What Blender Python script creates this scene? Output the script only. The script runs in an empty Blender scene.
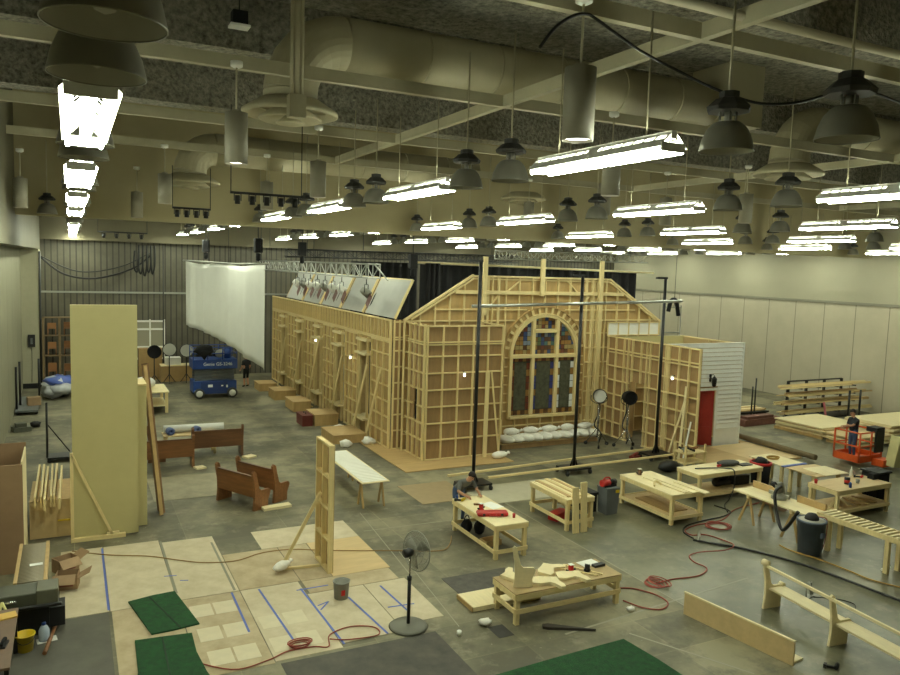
import bpy, bmesh, math, random
from mathutils import Vector, Matrix, Euler
random.seed(7)
SC = bpy.context.scene
COL = SC.collection
PI = math.pi

# ------------------------------------------------------------------ camera
cam_d = bpy.data.cameras.new('camera')
cam = bpy.data.objects.new('camera', cam_d)
COL.objects.link(cam)
SC.camera = cam
CAMZ = 6.8
_cx, _cy, _f = 450.0, 337.5, 754.0
_vy = Vector((70 - _cx, 254 - _cy, _f)).normalized()       # direction of the hall's length, in camera space (x right, y down, z ahead)
_vx = Vector((1912 - _cx, 313 - _cy, _f))
_vx = (_vx - _vy * _vx.dot(_vy)).normalized()
_vz = _vx.cross(_vy)
if _vz.y > 0:
    _vz = -_vz
# rows: world axes in camera space -> camera axes in world space are the columns
right = Vector((_vx.x, _vy.x, _vz.x)); down = Vector((_vx.y, _vy.y, _vz.y)); ahead = Vector((_vx.z, _vy.z, _vz.z))
cam.matrix_world = Matrix(((right.x, -down.x, -ahead.x, 0), (right.y, -down.y, -ahead.y, 0), (right.z, -down.z, -ahead.z, CAMZ), (0, 0, 0, 1)))
cam_d.sensor_width = 36
cam_d.lens = _f / 900 * 36
cam_d.clip_start = 0.05
cam_d.clip_end = 300
bpy.context.view_layer.update()

def in_view(p, m=0.02):
    d = Vector(p) - Vector((0, 0, CAMZ))
    t = d.dot(ahead)
    if t < .2:
        return False
    x, y = .5 + _f * d.dot(right) / t / 900, .5 + _f * d.dot(down) / t / 675
    return -m < x < 1 + m and -m < y < 1 + m

# ------------------------------------------------------------------ materials
def lin(c):
    return tuple(((v / 255) / 12.92 if v / 255 <= 0.04045 else ((v / 255 + 0.055) / 1.055) ** 2.4) for v in c) + (1,)

MATS = {}
def mat(name, rgb, rough=0.6, metal=0.0, var=0.0, scale=4.0, bump=0.0, bscale=None, rgb2=None, stretch=None, emit=None, spec=0.5, detail=4):
    if name in MATS:
        return MATS[name]
    m = bpy.data.materials.new(name)
    m.use_nodes = True
    nt = m.node_tree
    b = nt.nodes['Principled BSDF']
    b.inputs['Roughness'].default_value = rough
    b.inputs['Metallic'].default_value = metal
    b.inputs['Specular IOR Level'].default_value = spec
    b.inputs['Base Color'].default_value = lin(rgb)
    if emit:
        b.inputs['Emission Color'].default_value = emit[0] + (1,)
        b.inputs['Emission Strength'].default_value = emit[1]
    if var > 0 or rgb2 is not None or bump > 0:
        tc = nt.nodes.new('ShaderNodeTexCoord')
        mp = nt.nodes.new('ShaderNodeMapping')
        nt.links.new(tc.outputs['Object'], mp.inputs['Vector'])
        if stretch:
            mp.inputs['Scale'].default_value = stretch
        nz = nt.nodes.new('ShaderNodeTexNoise')
        nz.inputs['Scale'].default_value = scale
        nz.inputs['Detail'].default_value = detail
        nz.inputs['Roughness'].default_value = 0.65
        nt.links.new(mp.outputs['Vector'], nz.inputs['Vector'])
        rp = nt.nodes.new('ShaderNodeValToRGB')
        c1 = lin(rgb)
        c2 = lin(rgb2) if rgb2 else tuple(v * (1 - var) for v in c1[:3]) + (1,)
        c0 = c1 if rgb2 else tuple(min(1, v * (1 + var)) for v in c1[:3]) + (1,)
        rp.color_ramp.elements[0].position = 0.32
        rp.color_ramp.elements[1].position = 0.68
        rp.color_ramp.elements[0].color = c2
        rp.color_ramp.elements[1].color = c0
        nt.links.new(nz.outputs['Fac'], rp.inputs['Fac'])
        nt.links.new(rp.outputs['Color'], b.inputs['Base Color'])
        if bump > 0:
            n2 = nt.nodes.new('ShaderNodeTexNoise')
            n2.inputs['Scale'].default_value = bscale or scale * 4
            n2.inputs['Detail'].default_value = 3
            nt.links.new(mp.outputs['Vector'], n2.inputs['Vector'])
            bp = nt.nodes.new('ShaderNodeBump')
            bp.inputs['Strength'].default_value = bump
            bp.inputs['Distance'].default_value = 0.05
            nt.links.new(n2.outputs['Fac'], bp.inputs['Height'])
            nt.links.new(bp.outputs['Normal'], b.inputs['Normal'])
    MATS[name] = m
    return m

def seam_mat(name, rgb, axis, pitch, seam, dark, rough=0.6, var=0.06):
    """Panelled surface: thin dark joints every PITCH metres along AXIS (0 x, 1 y, 2 z)."""
    m = mat(name, rgb, rough, var=var, scale=0.7)
    nt = m.node_tree
    b = nt.nodes['Principled BSDF']
    tc = [n for n in nt.nodes if n.type == 'TEX_COORD'][0]
    sp = nt.nodes.new('ShaderNodeSeparateXYZ')
    nt.links.new(tc.outputs['Object'], sp.inputs[0])
    md = nt.nodes.new('ShaderNodeMath'); md.operation = 'PINGPONG'; md.inputs[1].default_value = pitch / 2
    nt.links.new(sp.outputs[axis], md.inputs[0])
    lt = nt.nodes.new('ShaderNodeMath'); lt.operation = 'LESS_THAN'; lt.inputs[1].default_value = seam
    nt.links.new(md.outputs[0], lt.inputs[0])
    mx = nt.nodes.new('ShaderNodeMix'); mx.data_type = 'RGBA'
    nt.links.new(lt.outputs[0], mx.inputs[0])
    src = b.inputs['Base Color'].links[0].from_socket
    nt.links.new(src, mx.inputs[6])
    mx.inputs[7].default_value = lin(dark)
    nt.links.new(mx.outputs[2], b.inputs['Base Color'])
    return m

GR = (1, 1, .12)
PINE = mat('pine', (222, 202, 148), .6, var=.10, scale=3, stretch=(6, 6, .7))
PINEX = mat('pine_lengthwise', (222, 202, 148), .6, var=.10, scale=3, stretch=(.7, 6, 6))
PALE = mat('pale_board', (232, 217, 172), .55, var=.06, scale=2.5, stretch=(6, 1, 6))
PLYD = mat('lauan_plywood', (152, 122, 82), .65, var=.14, scale=2.0, stretch=(3, 3, .6))
PLYM = mat('mid_plywood', (178, 148, 96), .65, var=.12, scale=2.0, stretch=(3, 3, .6))
PLYL = mat('birch_plywood', (206, 180, 132), .6, var=.08, scale=1.6, stretch=(.6, 3, 3))
PLYO = mat('warm_plywood', (184, 154, 104), .6, var=.10, scale=1.6, stretch=(.6, 3, 3))
KRAFT = mat('kraft_paper', (208, 196, 168), .75, rgb2=(184, 170, 140), scale=1.8, detail=9)
OAK = mat('stained_oak', (126, 84, 48), .4, var=.22, scale=3, stretch=(.6, 5, 5))
OAKD = mat('dark_oak', (98, 66, 40), .4, var=.2, scale=3, stretch=(.6, 5, 5))
STEEL = mat('black_steel', (30, 30, 30), .45, metal=.3, var=.1)
ALU = mat('aluminium', (176, 178, 172), .35, metal=.85, var=.05)
GALV = mat('galvanised', (150, 150, 140), .45, metal=.6, var=.08)
WHITE = mat('white_paint', (238, 238, 230), .6, var=.03)
CREAM = mat('cream_paint', (188, 178, 128), .55, var=.03, scale=2)
DUCTP = mat('beige_duct_paint', (170, 163, 134), .6, var=.06, scale=1.2)
BEIGE = mat('beige_wall_paint', (178, 168, 134), .7, var=.05, scale=.6)
STRUT = mat('beige_strut', (174, 168, 140), .55, var=.05)
DOME = mat('spun_aluminium', (150, 149, 138), .34, metal=.25, var=.06)
DOMEI = mat('dome_lining', (190, 188, 178), .5, var=.03)
BALL = mat('ballast_grey', (56, 56, 54), .6, var=.1)
CANP = mat('canister_paint', (156, 152, 134), .5, var=.04)
DARK = mat('dark_rubber', (24, 24, 24), .7, var=.1)
BLACK = mat('black_cloth', (10, 10, 12), .95, var=.2)
BLUE = mat('lift_blue', (28, 62, 128), .4, var=.08)
ORANGE = mat('lift_orange', (206, 84, 30), .45, var=.1)
LCREAM = mat('lift_cream', (206, 198, 142), .45, var=.06)
RED = mat('red_plastic', (180, 34, 30), .4, var=.1)
REDP = mat('red_door_paint', (150, 38, 30), .5, var=.12)
YELL = mat('yellow_plastic', (214, 184, 30), .4, var=.06)
GREYP = mat('grey_plastic', (92, 96, 96), .5, var=.1)
BLUEG = mat('bluegrey_plastic', (84, 94, 110), .5, var=.12)
CARD = mat('cardboard', (160, 132, 100), .8, var=.1)
SHEET = mat('white_cloth', (222, 222, 214), .85, var=.03, scale=1.2)
BAG = mat('white_sack', (240, 237, 228), .8, var=.08, scale=9)
GRASS = mat('artificial_turf', (20, 84, 36), .9, rgb2=(11, 56, 25), scale=9, bump=.8, bscale=90, detail=9)
TAPE = mat('blue_tape', (84, 104, 182), .6, var=.05)
CABK = mat('black_cable', (22, 22, 22), .5)
CARED = mat('red_hose', (150, 66, 52), .6)
CAYEL = mat('yellow_cord', (170, 134, 60), .5)
CABRN = mat('tan_cord', (150, 116, 66), .6)
GREYR = mat('roof_panel_grey', (176, 176, 170), .6, var=.05, scale=1.5)
CHROME = mat('chrome', (190, 190, 188), .2, metal=.9)
GREEND = mat('machine_green', (74, 76, 62), .5, var=.12)
SKIN = mat('skin', (188, 138, 108), .6)
HAIR = mat('dark_hair', (34, 26, 22), .8)
SHG = mat('grey_shirt', (104, 106, 104), .85, var=.1)
SHB = mat('black_shirt', (26, 28, 36), .85)
JEAN = mat('blue_jeans', (66, 84, 118), .85, var=.1)
SHOE = mat('dark_shoe', (36, 32, 30), .7)
TUBE = mat('fluorescent_tube', (240, 240, 240), .4, emit=((.93, 1.0, .77), 74.0))
GLOW = mat('lamp_glow', (255, 250, 230), .4, emit=((1.0, .97, .84), 7.0))
REFL = mat('reflector_enamel', (236, 236, 230), .4)
TILEW = mat('floor_concrete_trim', (120, 118, 104), .5)

# ------------------------------------------------------------------ mesh builder
class MB:
    def __init__(s):
        s.v, s.f, s.sm, s.mi = [], [], [], []
    def add(s, vs, fs, smooth=False, mi=0):
        o = len(s.v)
        s.v += [tuple(v) for v in vs]
        s.f += [tuple(i + o for i in f) for f in fs]
        s.sm += [smooth] * len(fs)
        s.mi += [mi] * len(fs)
        return s
    def box(s, x0, y0, z0, x1, y1, z1, mi=0):
        vs = [(x0, y0, z0), (x1, y0, z0), (x1, y1, z0), (x0, y1, z0), (x0, y0, z1), (x1, y0, z1), (x1, y1, z1), (x0, y1, z1)]
        return s.add(vs, [(0, 3, 2, 1), (4, 5, 6, 7), (0, 1, 5, 4), (1, 2, 6, 5), (2, 3, 7, 6), (3, 0, 4, 7)], mi=mi)
    def obox(s, c, size, rot=(0, 0, 0), mi=0):
        M = Euler(rot).to_matrix()
        c = Vector(c)
        hx, hy, hz = size[0] / 2, size[1] / 2, size[2] / 2
        vs = [c + M @ Vector(p) for p in [(-hx, -hy, -hz), (hx, -hy, -hz), (hx, hy, -hz), (-hx, hy, -hz), (-hx, -hy, hz), (hx, -hy, hz), (hx, hy, hz), (-hx, hy, hz)]]
        return s.add(vs, [(0, 3, 2, 1), (4, 5, 6, 7), (0, 1, 5, 4), (1, 2, 6, 5), (2, 3, 7, 6), (3, 0, 4, 7)], mi=mi)
    def bar(s, a, b, w, h, up=(0, 0, 1), mi=0):
        """rectangular bar from a to b, w across, h along up"""
        a, b = Vector(a), Vector(b)
        d = (b - a)
        L = d.length
        d.normalize()
        u = Vector(up)
        u = u - d * u.dot(d)
        if u.length < 1e-4:
            u = Vector((1, 0, 0)) - d * d.x
        u.normalize()
        w_ = d.cross(u)
        vs = []
        for p in (a, b):
            for sx, sy in ((-1, -1), (1, -1), (1, 1), (-1, 1)):
                vs.append(p + w_ * sx * w / 2 + u * sy * h / 2)
        return s.add(vs, [(0, 1, 2, 3), (7, 6, 5, 4), (0, 4, 5, 1), (1, 5, 6, 2), (2, 6, 7, 3), (3, 7, 4, 0)], mi=mi)
    def tube(s, pts, r, seg=8, mi=0, cap=True, smooth=True):
        pts = [Vector(p) for p in pts]
        n = len(pts)
        rs = r if isinstance(r, (list, tuple)) else [r] * n
        rings = []
        prev = None
        for i, p in enumerate(pts):
            d = (pts[min(i + 1, n - 1)] - pts[max(i - 1, 0)])
            if d.length < 1e-9:
                d = Vector((0, 0, 1))
            d.normalize()
            if prev is None:
                u = Vector((0, 0, 1)) if abs(d.z) < .9 else Vector((1, 0, 0))
            else:
                u = prev
            u = u - d * u.dot(d)
            if u.length < 1e-5:
                u = Vector((0, 1, 0)) - d * d.y
            u.normalize()
            prev = u
            w = d.cross(u)
            rings.append([p + (u * math.cos(2 * PI * k / seg) + w * math.sin(2 * PI * k / seg)) * rs[i] for k in range(seg)])
        vs = [v for R in rings for v in R]
        fs = []
        for i in range(n - 1):
            for k in range(seg):
                k2 = (k + 1) % seg
                fs.append((i * seg + k, i * seg + k2, (i + 1) * seg + k2, (i + 1) * seg + k))
        s.add(vs, fs, smooth, mi)
        if cap:
            s.add(rings[0], [tuple(reversed(range(seg)))], False, mi)
            s.add(rings[-1], [tuple(range(seg))], False, mi)
        return s
    def lathe(s, prof, seg=20, c=(0, 0, 0), mi=0, smooth=True, M=None):
        vs, fs = [], []
        n = len(prof)
        for i, (r, z) in enumerate(prof):
            for k in range(seg):
                a = 2 * PI * k / seg
                p = Vector((r * math.cos(a), r * math.sin(a), z))
                if M is not None:
                    p = M @ p
                vs.append(p + Vector(c))
        for i in range(n - 1):
            for k in range(seg):
                k2 = (k + 1) % seg
                fs.append((i * seg + k, i * seg + k2, (i + 1) * seg + k2, (i + 1) * seg + k))
        return s.add(vs, fs, smooth, mi)
    def prism(s, poly, axis, a, b, mi=0):
        """polygon (2-D) extruded along axis from a to b. axis 0: (y,z), 1: (x,z), 2: (x,y)"""
        def P(p, t):
            return (t, p[0], p[1]) if axis == 0 else (p[0], t, p[1]) if axis == 1 else (p[0], p[1], t)
        n = len(poly)
        vs = [P(p, a) for p in poly] + [P(p, b) for p in poly]
        fs = [tuple(range(n)), tuple(reversed(range(n, 2 * n)))]
        fs += [(i, i + n, (i + 1) % n + n, (i + 1) % n) for i in range(n)]
        return s.add(vs, fs, mi=mi)
    def blob(s, c, r, seg=10, rings=6, jit=0.0, mi=0):
        vs, fs = [], []
        for i in range(rings + 1):
            t = PI * i / rings
            for k in range(seg):
                a = 2 * PI * k / seg
                j = 1 + random.uniform(-jit, jit) if 0 < i < rings else 1
                vs.append((c[0] + r[0] * math.sin(t) * math.cos(a) * j, c[1] + r[1] * math.sin(t) * math.sin(a) * j, c[2] + r[2] * math.cos(t) * j))
        for i in range(rings):
            for k in range(seg):
                k2 = (k + 1) % seg
                fs.append((i * seg + k, (i + 1) * seg + k, (i + 1) * seg + k2, i * seg + k2))
        return s.add(vs, fs, True, mi)
    def build(s, name, m, parent=None, loc=(0, 0, 0), rotz=0.0, bevel=0.0):
        me = bpy.data.meshes.new(name)
        me.from_pydata(s.v, [], s.f)
        ms = m if isinstance(m, (list, tuple)) else [m]
        for x in ms:
            me.materials.append(x)
        me.polygons.foreach_set('use_smooth', s.sm)
        me.polygons.foreach_set('material_index', s.mi)
        me.update()
        bm = bmesh.new(); bm.from_mesh(me)
        bmesh.ops.remove_doubles(bm, verts=bm.verts, dist=1e-5)
        bmesh.ops.recalc_face_normals(bm, faces=bm.faces)
        bm.to_mesh(me); bm.free()
        o = bpy.data.objects.new(name, me)
        COL.objects.link(o)
        o.location = loc
        o.rotation_euler = (0, 0, rotz)
        if parent is not None:
            o.parent = parent
        if bevel > 0:
            md = o.modifiers.new('bevel', 'BEVEL')
            md.width = bevel; md.segments = 2; md.limit_method = 'ANGLE'
        return o

def tag(o, label, cat, group=None, kind='thing'):
    o['label'] = label
    o['category'] = cat
    o['kind'] = kind
    if group:
        o['group'] = group
    return o

def thing(name, label, cat, loc=(0, 0, 0), rotz=0.0, group=None):
    o = bpy.data.objects.new(name, None)
    COL.objects.link(o)
    o.location = loc
    o.rotation_euler = (0, 0, rotz)
    o.empty_display_size = .2
    return tag(o, label, cat, group)

def struct(name, mb, m, parent=None, **k):
    o = mb.build(name, m, parent, **k)
    if parent is None:
        o['kind'] = 'structure'
    return o

KIDS = {}
def dup(root, label, loc, rotz=None, group=None):
    r = root.copy()
    COL.objects.link(r)
    r.location = loc
    if rotz is not None:
        r.rotation_euler = (0, 0, rotz)
    r['label'] = label
    if group:
        r['group'] = group
    if root.name not in KIDS:
        KIDS[root.name] = [(c, list(c.children)) for c in root.children]
    for c, gs in KIDS[root.name]:
        n = c.copy(); COL.objects.link(n); n.parent = r
        for g in gs:
            h = g.copy(); COL.objects.link(h); h.parent = n
    return r

def box(name, a, b, m, parent=None, bevel=0.0):
    """box part/thing with its own origin at the middle of its foot"""
    c = ((a[0] + b[0]) / 2, (a[1] + b[1]) / 2, min(a[2], b[2]))
    mb = MB().box(min(a[0], b[0]) - c[0], min(a[1], b[1]) - c[1], 0, max(a[0], b[0]) - c[0], max(a[1], b[1]) - c[1], abs(b[2] - a[2]))
    return mb.build(name, m, parent, loc=c, bevel=bevel)

def smooth_path(pts, n=6):
    """Catmull-Rom through the points"""
    P = [Vector(p) for p in pts]
    out = []
    for i in range(len(P) - 1):
        p0, p1, p2, p3 = P[max(i - 1, 0)], P[i], P[i + 1], P[min(i + 2, len(P) - 1)]
        for k in range(n):
            t = k / n
            out.append(0.5 * ((2 * p1) + (p2 - p0) * t + (2 * p0 - 5 * p1 + 4 * p2 - p3) * t * t + (3 * p1 - p0 - 3 * p2 + p3) * t ** 3))
    out.append(P[-1])
    return out

def cable(name, pts, r, m, label, cat='cable', z=None):
    """a lead lying on the floor along the given (x, y) points"""
    q = [(p[0], p[1], (r + .003 if z is None else z) if len(p) == 2 else p[2]) for p in pts]
    return tag(MB().tube(smooth_path(q), r, 6).build(name, m), label, cat)

def text(s, name, size, m, parent, loc, rot, extrude=0.004):
    c = bpy.data.curves.new(name, 'FONT')
    c.body = s
    c.size = size
    c.extrude = extrude
    c.align_x = 'CENTER'; c.align_y = 'CENTER'
    tmp = bpy.data.objects.new(name, c)
    COL.objects.link(tmp)
    me = bpy.data.meshes.new_from_object(tmp.evaluated_get(bpy.context.evaluated_depsgraph_get()))
    bpy.data.objects.remove(tmp)
    me.materials.clear(); me.materials.append(m)
    o = bpy.data.objects.new(name, me)
    COL.objects.link(o)
    o.parent = parent
    o.location = loc
    o.rotation_euler = rot
    return o
ORD = ['first', 'second', 'third', 'fourth', 'fifth', 'sixth', 'seventh', 'eighth', 'ninth', 'tenth', 'eleventh', 'twelfth', 'thirteenth', 'fourteenth', 'fifteenth', 'sixteenth', 'seventeenth', 'eighteenth']
# ================================================================== SETTING
XL, XR, YB, YF, ZC = -2.2, 36.6, -3.0, 45.5, 11.5

def floor_mat():
    m = bpy.data.materials.new('floor_concrete'); m.use_nodes = True
    nt = m.node_tree; b = nt.nodes['Principled BSDF']; L = nt.links.new
    tc = nt.nodes.new('ShaderNodeTexCoord')
    def noise(scale, detail, rough=.65, stretch=None, off=(0, 0, 0)):
        mp = nt.nodes.new('ShaderNodeMapping'); mp.inputs['Location'].default_value = off
        if stretch: mp.inputs['Scale'].default_value = stretch
        L(tc.outputs['Object'], mp.inputs['Vector'])
        n = nt.nodes.new('ShaderNodeTexNoise'); n.inputs['Scale'].default_value = scale; n.inputs['Detail'].default_value = detail; n.inputs['Roughness'].default_value = rough
        L(mp.outputs['Vector'], n.inputs['Vector'])
        return n.outputs['Fac']
    def ramp(src, stops):
        r = nt.nodes.new('ShaderNodeValToRGB')
        e = r.color_ramp.elements
        e[0].position, e[0].color = stops[0][0], lin(stops[0][1])
        e[1].position, e[1].color = stops[-1][0], lin(stops[-1][1])
        for p, c in stops[1:-1]:
            k = e.new(p); k.color = lin(c)
        L(src, r.inputs['Fac'])
        return r.outputs['Color']
    def mix(f, a, c2):
        x = nt.nodes.new('ShaderNodeMix'); x.data_type = 'RGBA'
        if isinstance(f, float): x.inputs[0].default_value = f
        else: L(f, x.inputs[0])
        L(a, x.inputs[6])
        if isinstance(c2, tuple): x.inputs[7].default_value = c2
        else: L(c2, x.inputs[7])
        return x.outputs[2]
    def math_(op, a, v=None, **k):
        x = nt.nodes.new('ShaderNodeMath'); x.operation = op
        L(a, x.inputs[0])
        if v is not None:
            if isinstance(v, (int, float)): x.inputs[1].default_value = v
            else: L(v, x.inputs[1])
        return x.outputs[0]
    big = noise(.35, 6)
    dusty = ramp(big, [(.40, (84, 80, 62)), (.5, (108, 103, 82)), (.60, (134, 128, 104))])
    slick = ramp(noise(.5, 5, off=(3, 7, 0)), [(.40, (86, 86, 68)), (.5, (102, 101, 80)), (.60, (118, 116, 94))])
    sp = nt.nodes.new('ShaderNodeSeparateXYZ'); L(tc.outputs['Object'], sp.inputs[0])
    # polished slab to the right of the joint at x = 11.2, dusty slab to its left
    right_ = math_('GREATER_THAN', sp.outputs[0], 11.2)
    nearx = math_('LESS_THAN', sp.outputs[1], 21.0)
    sel = math_('MULTIPLY', right_, nearx)
    col = mix(sel, dusty, slick)
    # large worn sheets left on the dusty slab
    vo = nt.nodes.new('ShaderNodeTexBrick'); vo.inputs['Scale'].default_value = 1.0
    vo.inputs['Brick Width'].default_value = 2.44; vo.inputs['Row Height'].default_value = 1.22; vo.inputs['Mortar Size'].default_value = .012
    vo.inputs['Color1'].default_value = (.66, .66, .64, 1); vo.inputs['Color2'].default_value = (1.22, 1.22, 1.16, 1); vo.inputs['Mortar'].default_value = (1.35, 1.35, 1.3, 1)
    vo.offset = 0.0
    L(tc.outputs['Object'], vo.inputs['Vector'])
    mm = nt.nodes.new('ShaderNodeMix'); mm.data_type = 'RGBA'; mm.blend_type = 'MULTIPLY'; mm.inputs[0].default_value = .75
    L(col, mm.inputs[6]); L(vo.outputs['Color'], mm.inputs[7])
    inv = math_('SUBTRACT', sel, 1.0); inv = math_('ABSOLUTE', inv)
    col = mix(inv, col, mm.outputs[2])
    # dust smears, paint drips
    st = nt.nodes.new('ShaderNodeMapRange'); st.inputs[1].default_value = .54; st.inputs[2].default_value = .66; st.inputs[4].default_value = .5
    L(noise(1.6, 8, .7, off=(11, 2, 0)), st.inputs[0])
    col = mix(st.outputs[0], col, lin((150, 142, 120)))
    sd = nt.nodes.new('ShaderNodeMapRange'); sd.inputs[1].default_value = .53; sd.inputs[2].default_value = .66; sd.inputs[4].default_value = .6
    L(noise(.9, 7, .7, off=(-5, 21, 0)), sd.inputs[0])
    col = mix(sd.outputs[0], col, lin((66, 64, 54)))
    fl = nt.nodes.new('ShaderNodeMapRange'); fl.inputs[1].default_value = .70; fl.inputs[2].default_value = .76; fl.inputs[4].default_value = .5
    L(noise(9, 3, .5, off=(2, 2, 0)), fl.inputs[0])
    col = mix(fl.outputs[0], col, lin((172, 166, 148)))
    L(col, b.inputs['Base Color'])
    rr = nt.nodes.new('ShaderNodeMapRange'); rr.inputs[3].default_value = .62; rr.inputs[4].default_value = .34
    L(sel, rr.inputs[0]); L(rr.outputs[0], b.inputs['Roughness'])
    return m

struct('floor', MB().box(XL - .5, YB - .2, -.3, XR + .5, YF + .3, 0), floor_mat())
DECK = mat('sprayed_fireproofing', (160, 156, 140), .95, rgb2=(76, 74, 64), scale=9, bump=1.0, bscale=18, detail=8)
struct('ceiling', MB().box(XL - .5, YB - .2, ZC, XR + .5, YF + .3, ZC + .3), DECK)
for i, y in enumerate((3.2, 8.8, 14.6, 20.2, 30, 36, 42)):
    struct('ceiling_beam', MB().box(XL, -.35, 0, XR, .35, .95), DECK, loc=(0, y, ZC - .95))
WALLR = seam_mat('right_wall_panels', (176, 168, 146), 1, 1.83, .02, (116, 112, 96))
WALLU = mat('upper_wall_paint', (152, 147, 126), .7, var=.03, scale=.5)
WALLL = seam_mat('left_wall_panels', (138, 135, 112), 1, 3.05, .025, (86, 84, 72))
WALLF = seam_mat('ribbed_far_wall', (92, 88, 74), 0, .30, .035, (58, 55, 47), var=.25)
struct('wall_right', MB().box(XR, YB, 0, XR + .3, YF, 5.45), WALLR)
struct('wall_right_upper', MB().box(XR + .02, YB, 5.6, XR + .3, YF, ZC), WALLU)
struct('trim_1', MB().box(XR - .06, YB, 5.45, XR + .3, YF, 5.6), mat('wall_rail', (120, 116, 100), .5))
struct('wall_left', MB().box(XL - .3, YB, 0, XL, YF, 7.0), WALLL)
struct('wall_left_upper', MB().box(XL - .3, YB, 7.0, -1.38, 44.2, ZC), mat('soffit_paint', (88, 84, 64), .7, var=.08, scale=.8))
struct('wall_left_pier', MB().box(XL, 43.0, .25, -1.42, 45.5, 7.0), mat('pier_paint', (176, 172, 146), .6, var=.03))
struct('baseboard_left', MB().box(XL, 42.95, 0, -1.42, 45.5, .25), DARK)
struct('wall_far', MB().box(XL, YF, 0, XR + .3, YF + .3, ZC), WALLF)
struct('wall_far_upper', MB().box(XL, YF - .5, 7.55, XR, YF - .02, ZC), mat('far_soffit_paint', (104, 98, 76), .7, var=.1, scale=.5))
struct('trim_2', MB().box(-1.4, YF - .06, 4.72, 20, YF, 4.82), ALU)
struct('wall_back', MB().box(XL - .3, YB - .3, 0, XR + .3, YB, ZC), BEIGE)
struct('wall_bulkhead', MB().box(-1.38, 25.0, 7.88, XR, 25.35, ZC), mat('bulkhead_paint', (170, 160, 124), .7, var=.08, scale=.35))
# electrical box and cable by the pier
ph = thing('wall_box', 'dark wall box with a hanging flex on the pale pier', 'wall box', (-1.78, 42.99, 2.1))
MB().box(-.16, -.1, 0, .16, 0, .62).build('housing', STEEL, ph)
MB().box(-.05, -.12, .15, .05, -.1, .45).build('glass_front', GREYP, ph)
MB().tube([(0, -.04, 0), (.01, -.04, -.8), (-.02, -.04, -1.8)], .012, 6).build('flex', CABK, ph)
tag(MB().tube([(-1.38, 42.9, .05), (-1.37, 42.9, 3), (-1.36, 42.9, 6.9)], .05, 8).build('cable_riser', CABK), 'thick black cable running up the corner by the pier', 'cable')
tag(MB().tube(smooth_path([(-1.36, 44.6, 6.6), (-.3, 44.6, 5.75), (1.2, 44.6, 5.55), (3, 44.6, 6.1), (4.0, 44.6, 6.9)]), .05, 6).build('hanging_cable', CABK), 'thick black cable swagged across the dark ribbed far wall', 'cable', 'cables swagged on the far wall')
tag(MB().tube(smooth_path([(-1.36, 44.3, 6.65), (.4, 44.3, 5.9), (2.4, 44.3, 6.2), (3.9, 44.3, 7.0)]), .03, 6).build('hanging_cable', CABK), 'thinner black cable sagging above the thick one on the far wall', 'cable', 'cables swagged on the far wall')
cb = thing('hanging_cable_bundle', 'dark tangle of coiled cables hanging near the top of the far wall', 'cables', (3.6, 43.9, 6.2))
for k in range(5):
    MB().tube(smooth_path([(-.5 + .2 * k, 0, .9), (-.55 + .22 * k, .05, .1), (-.4 + .2 * k, .05, -.25 - .1 * (k % 3)), (-.3 + .2 * k, 0, .2), (-.3 + .2 * k, 0, 1.2)]), .05, 6).build('coil', CABK, cb)
tag(MB().tube([(4.6, 44.6, 0), (4.6, 44.6, 7.5)], .03, 6).build('hanging_rope', CABK), 'dark rope hanging down the far wall behind the cream flat', 'rope')

# struts below the deck
for i, y in enumerate((2.6, 7.45, 12.35, 17.5, 22.2)):
    struct('ceiling_beam', MB().box(-1.38, -.06, 0, XR, .06, .2), STRUT, loc=(0, y, 9.75))
for i, x in enumerate((7.2, 18.6, 30.0)):
    struct('ceiling_beam', MB().box(-.06, 1.0, 0, .06, 22.4, .2), STRUT, loc=(x, 0, 9.751))
tag(MB().tube([(5.0, 6.75, 9.85), (20, 6.75, 9.85)], .06, 8).build('conduit_pipe', mat('pale_conduit', (190, 182, 156), .5)), 'pale pipe with clamps crossing under the ceiling at the upper right', 'pipe')
# conduit column with a box at its foot
cc = thing('hanging_conduit_column', 'cluster of beige conduits dropping from the ceiling to the nearest round air diffuser', 'conduit', (3.22, 12.0, 9.15))
for dx, r in ((-.075, .035), (0, .05), (.075, .035)):
    MB().tube([(dx, 0, .2), (dx, 0, ZC - 9.15)], r, 8).build('conduit', DUCTP, cc)
MB().box(-.13, -.1, -.1, .13, .1, .25).build('junction_box', DUCTP, cc)

# air ducts with round diffusers
def duct(x0, x1, y, zax, r, zend, label, right=False):
    t = thing('suspended_air_duct', label, 'duct', (x0, y, zax))
    R = r * (2.05 if zax > 10.4 else 1.5)
    sgn = -1 if right else 1
    pts = [Vector((sgn * (abs(x1 - x0)), 0, 0)), Vector((sgn * R, 0, 0))]
    n = 6
    for k in range(1, n + 1):
        a = PI / 2 * k / n
        pts.append(Vector((sgn * (R - R * math.sin(a)), 0, -R + R * math.cos(a))))
    # straight run, segmented elbow, drop
    MB().tube(pts[:2], r, 28).build('straight_run', DUCTP, t)
    MB().tube(pts[1:], r, 28, smooth=False).build('elbow', DUCTP, t)
    MB().lathe([(r, 0), (r, -(zax - R - zend)), (r * .96, -(zax - R - zend)), (r * .96, 0)], 28, (0, 0, -R)).build('drop', DUCTP, t)
    for k in range(1, int(abs(x1 - x0) / 1.5)):
        MB().lathe([(r + .002, -.02), (r + .015, -.02), (r + .015, .02), (r + .002, .02)], 28, (sgn * (R + 1.5 * k), 0, 0), M=Euler((0, PI / 2, 0)).to_matrix()).build('seam_ring', DUCTP, t)
    return t
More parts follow.
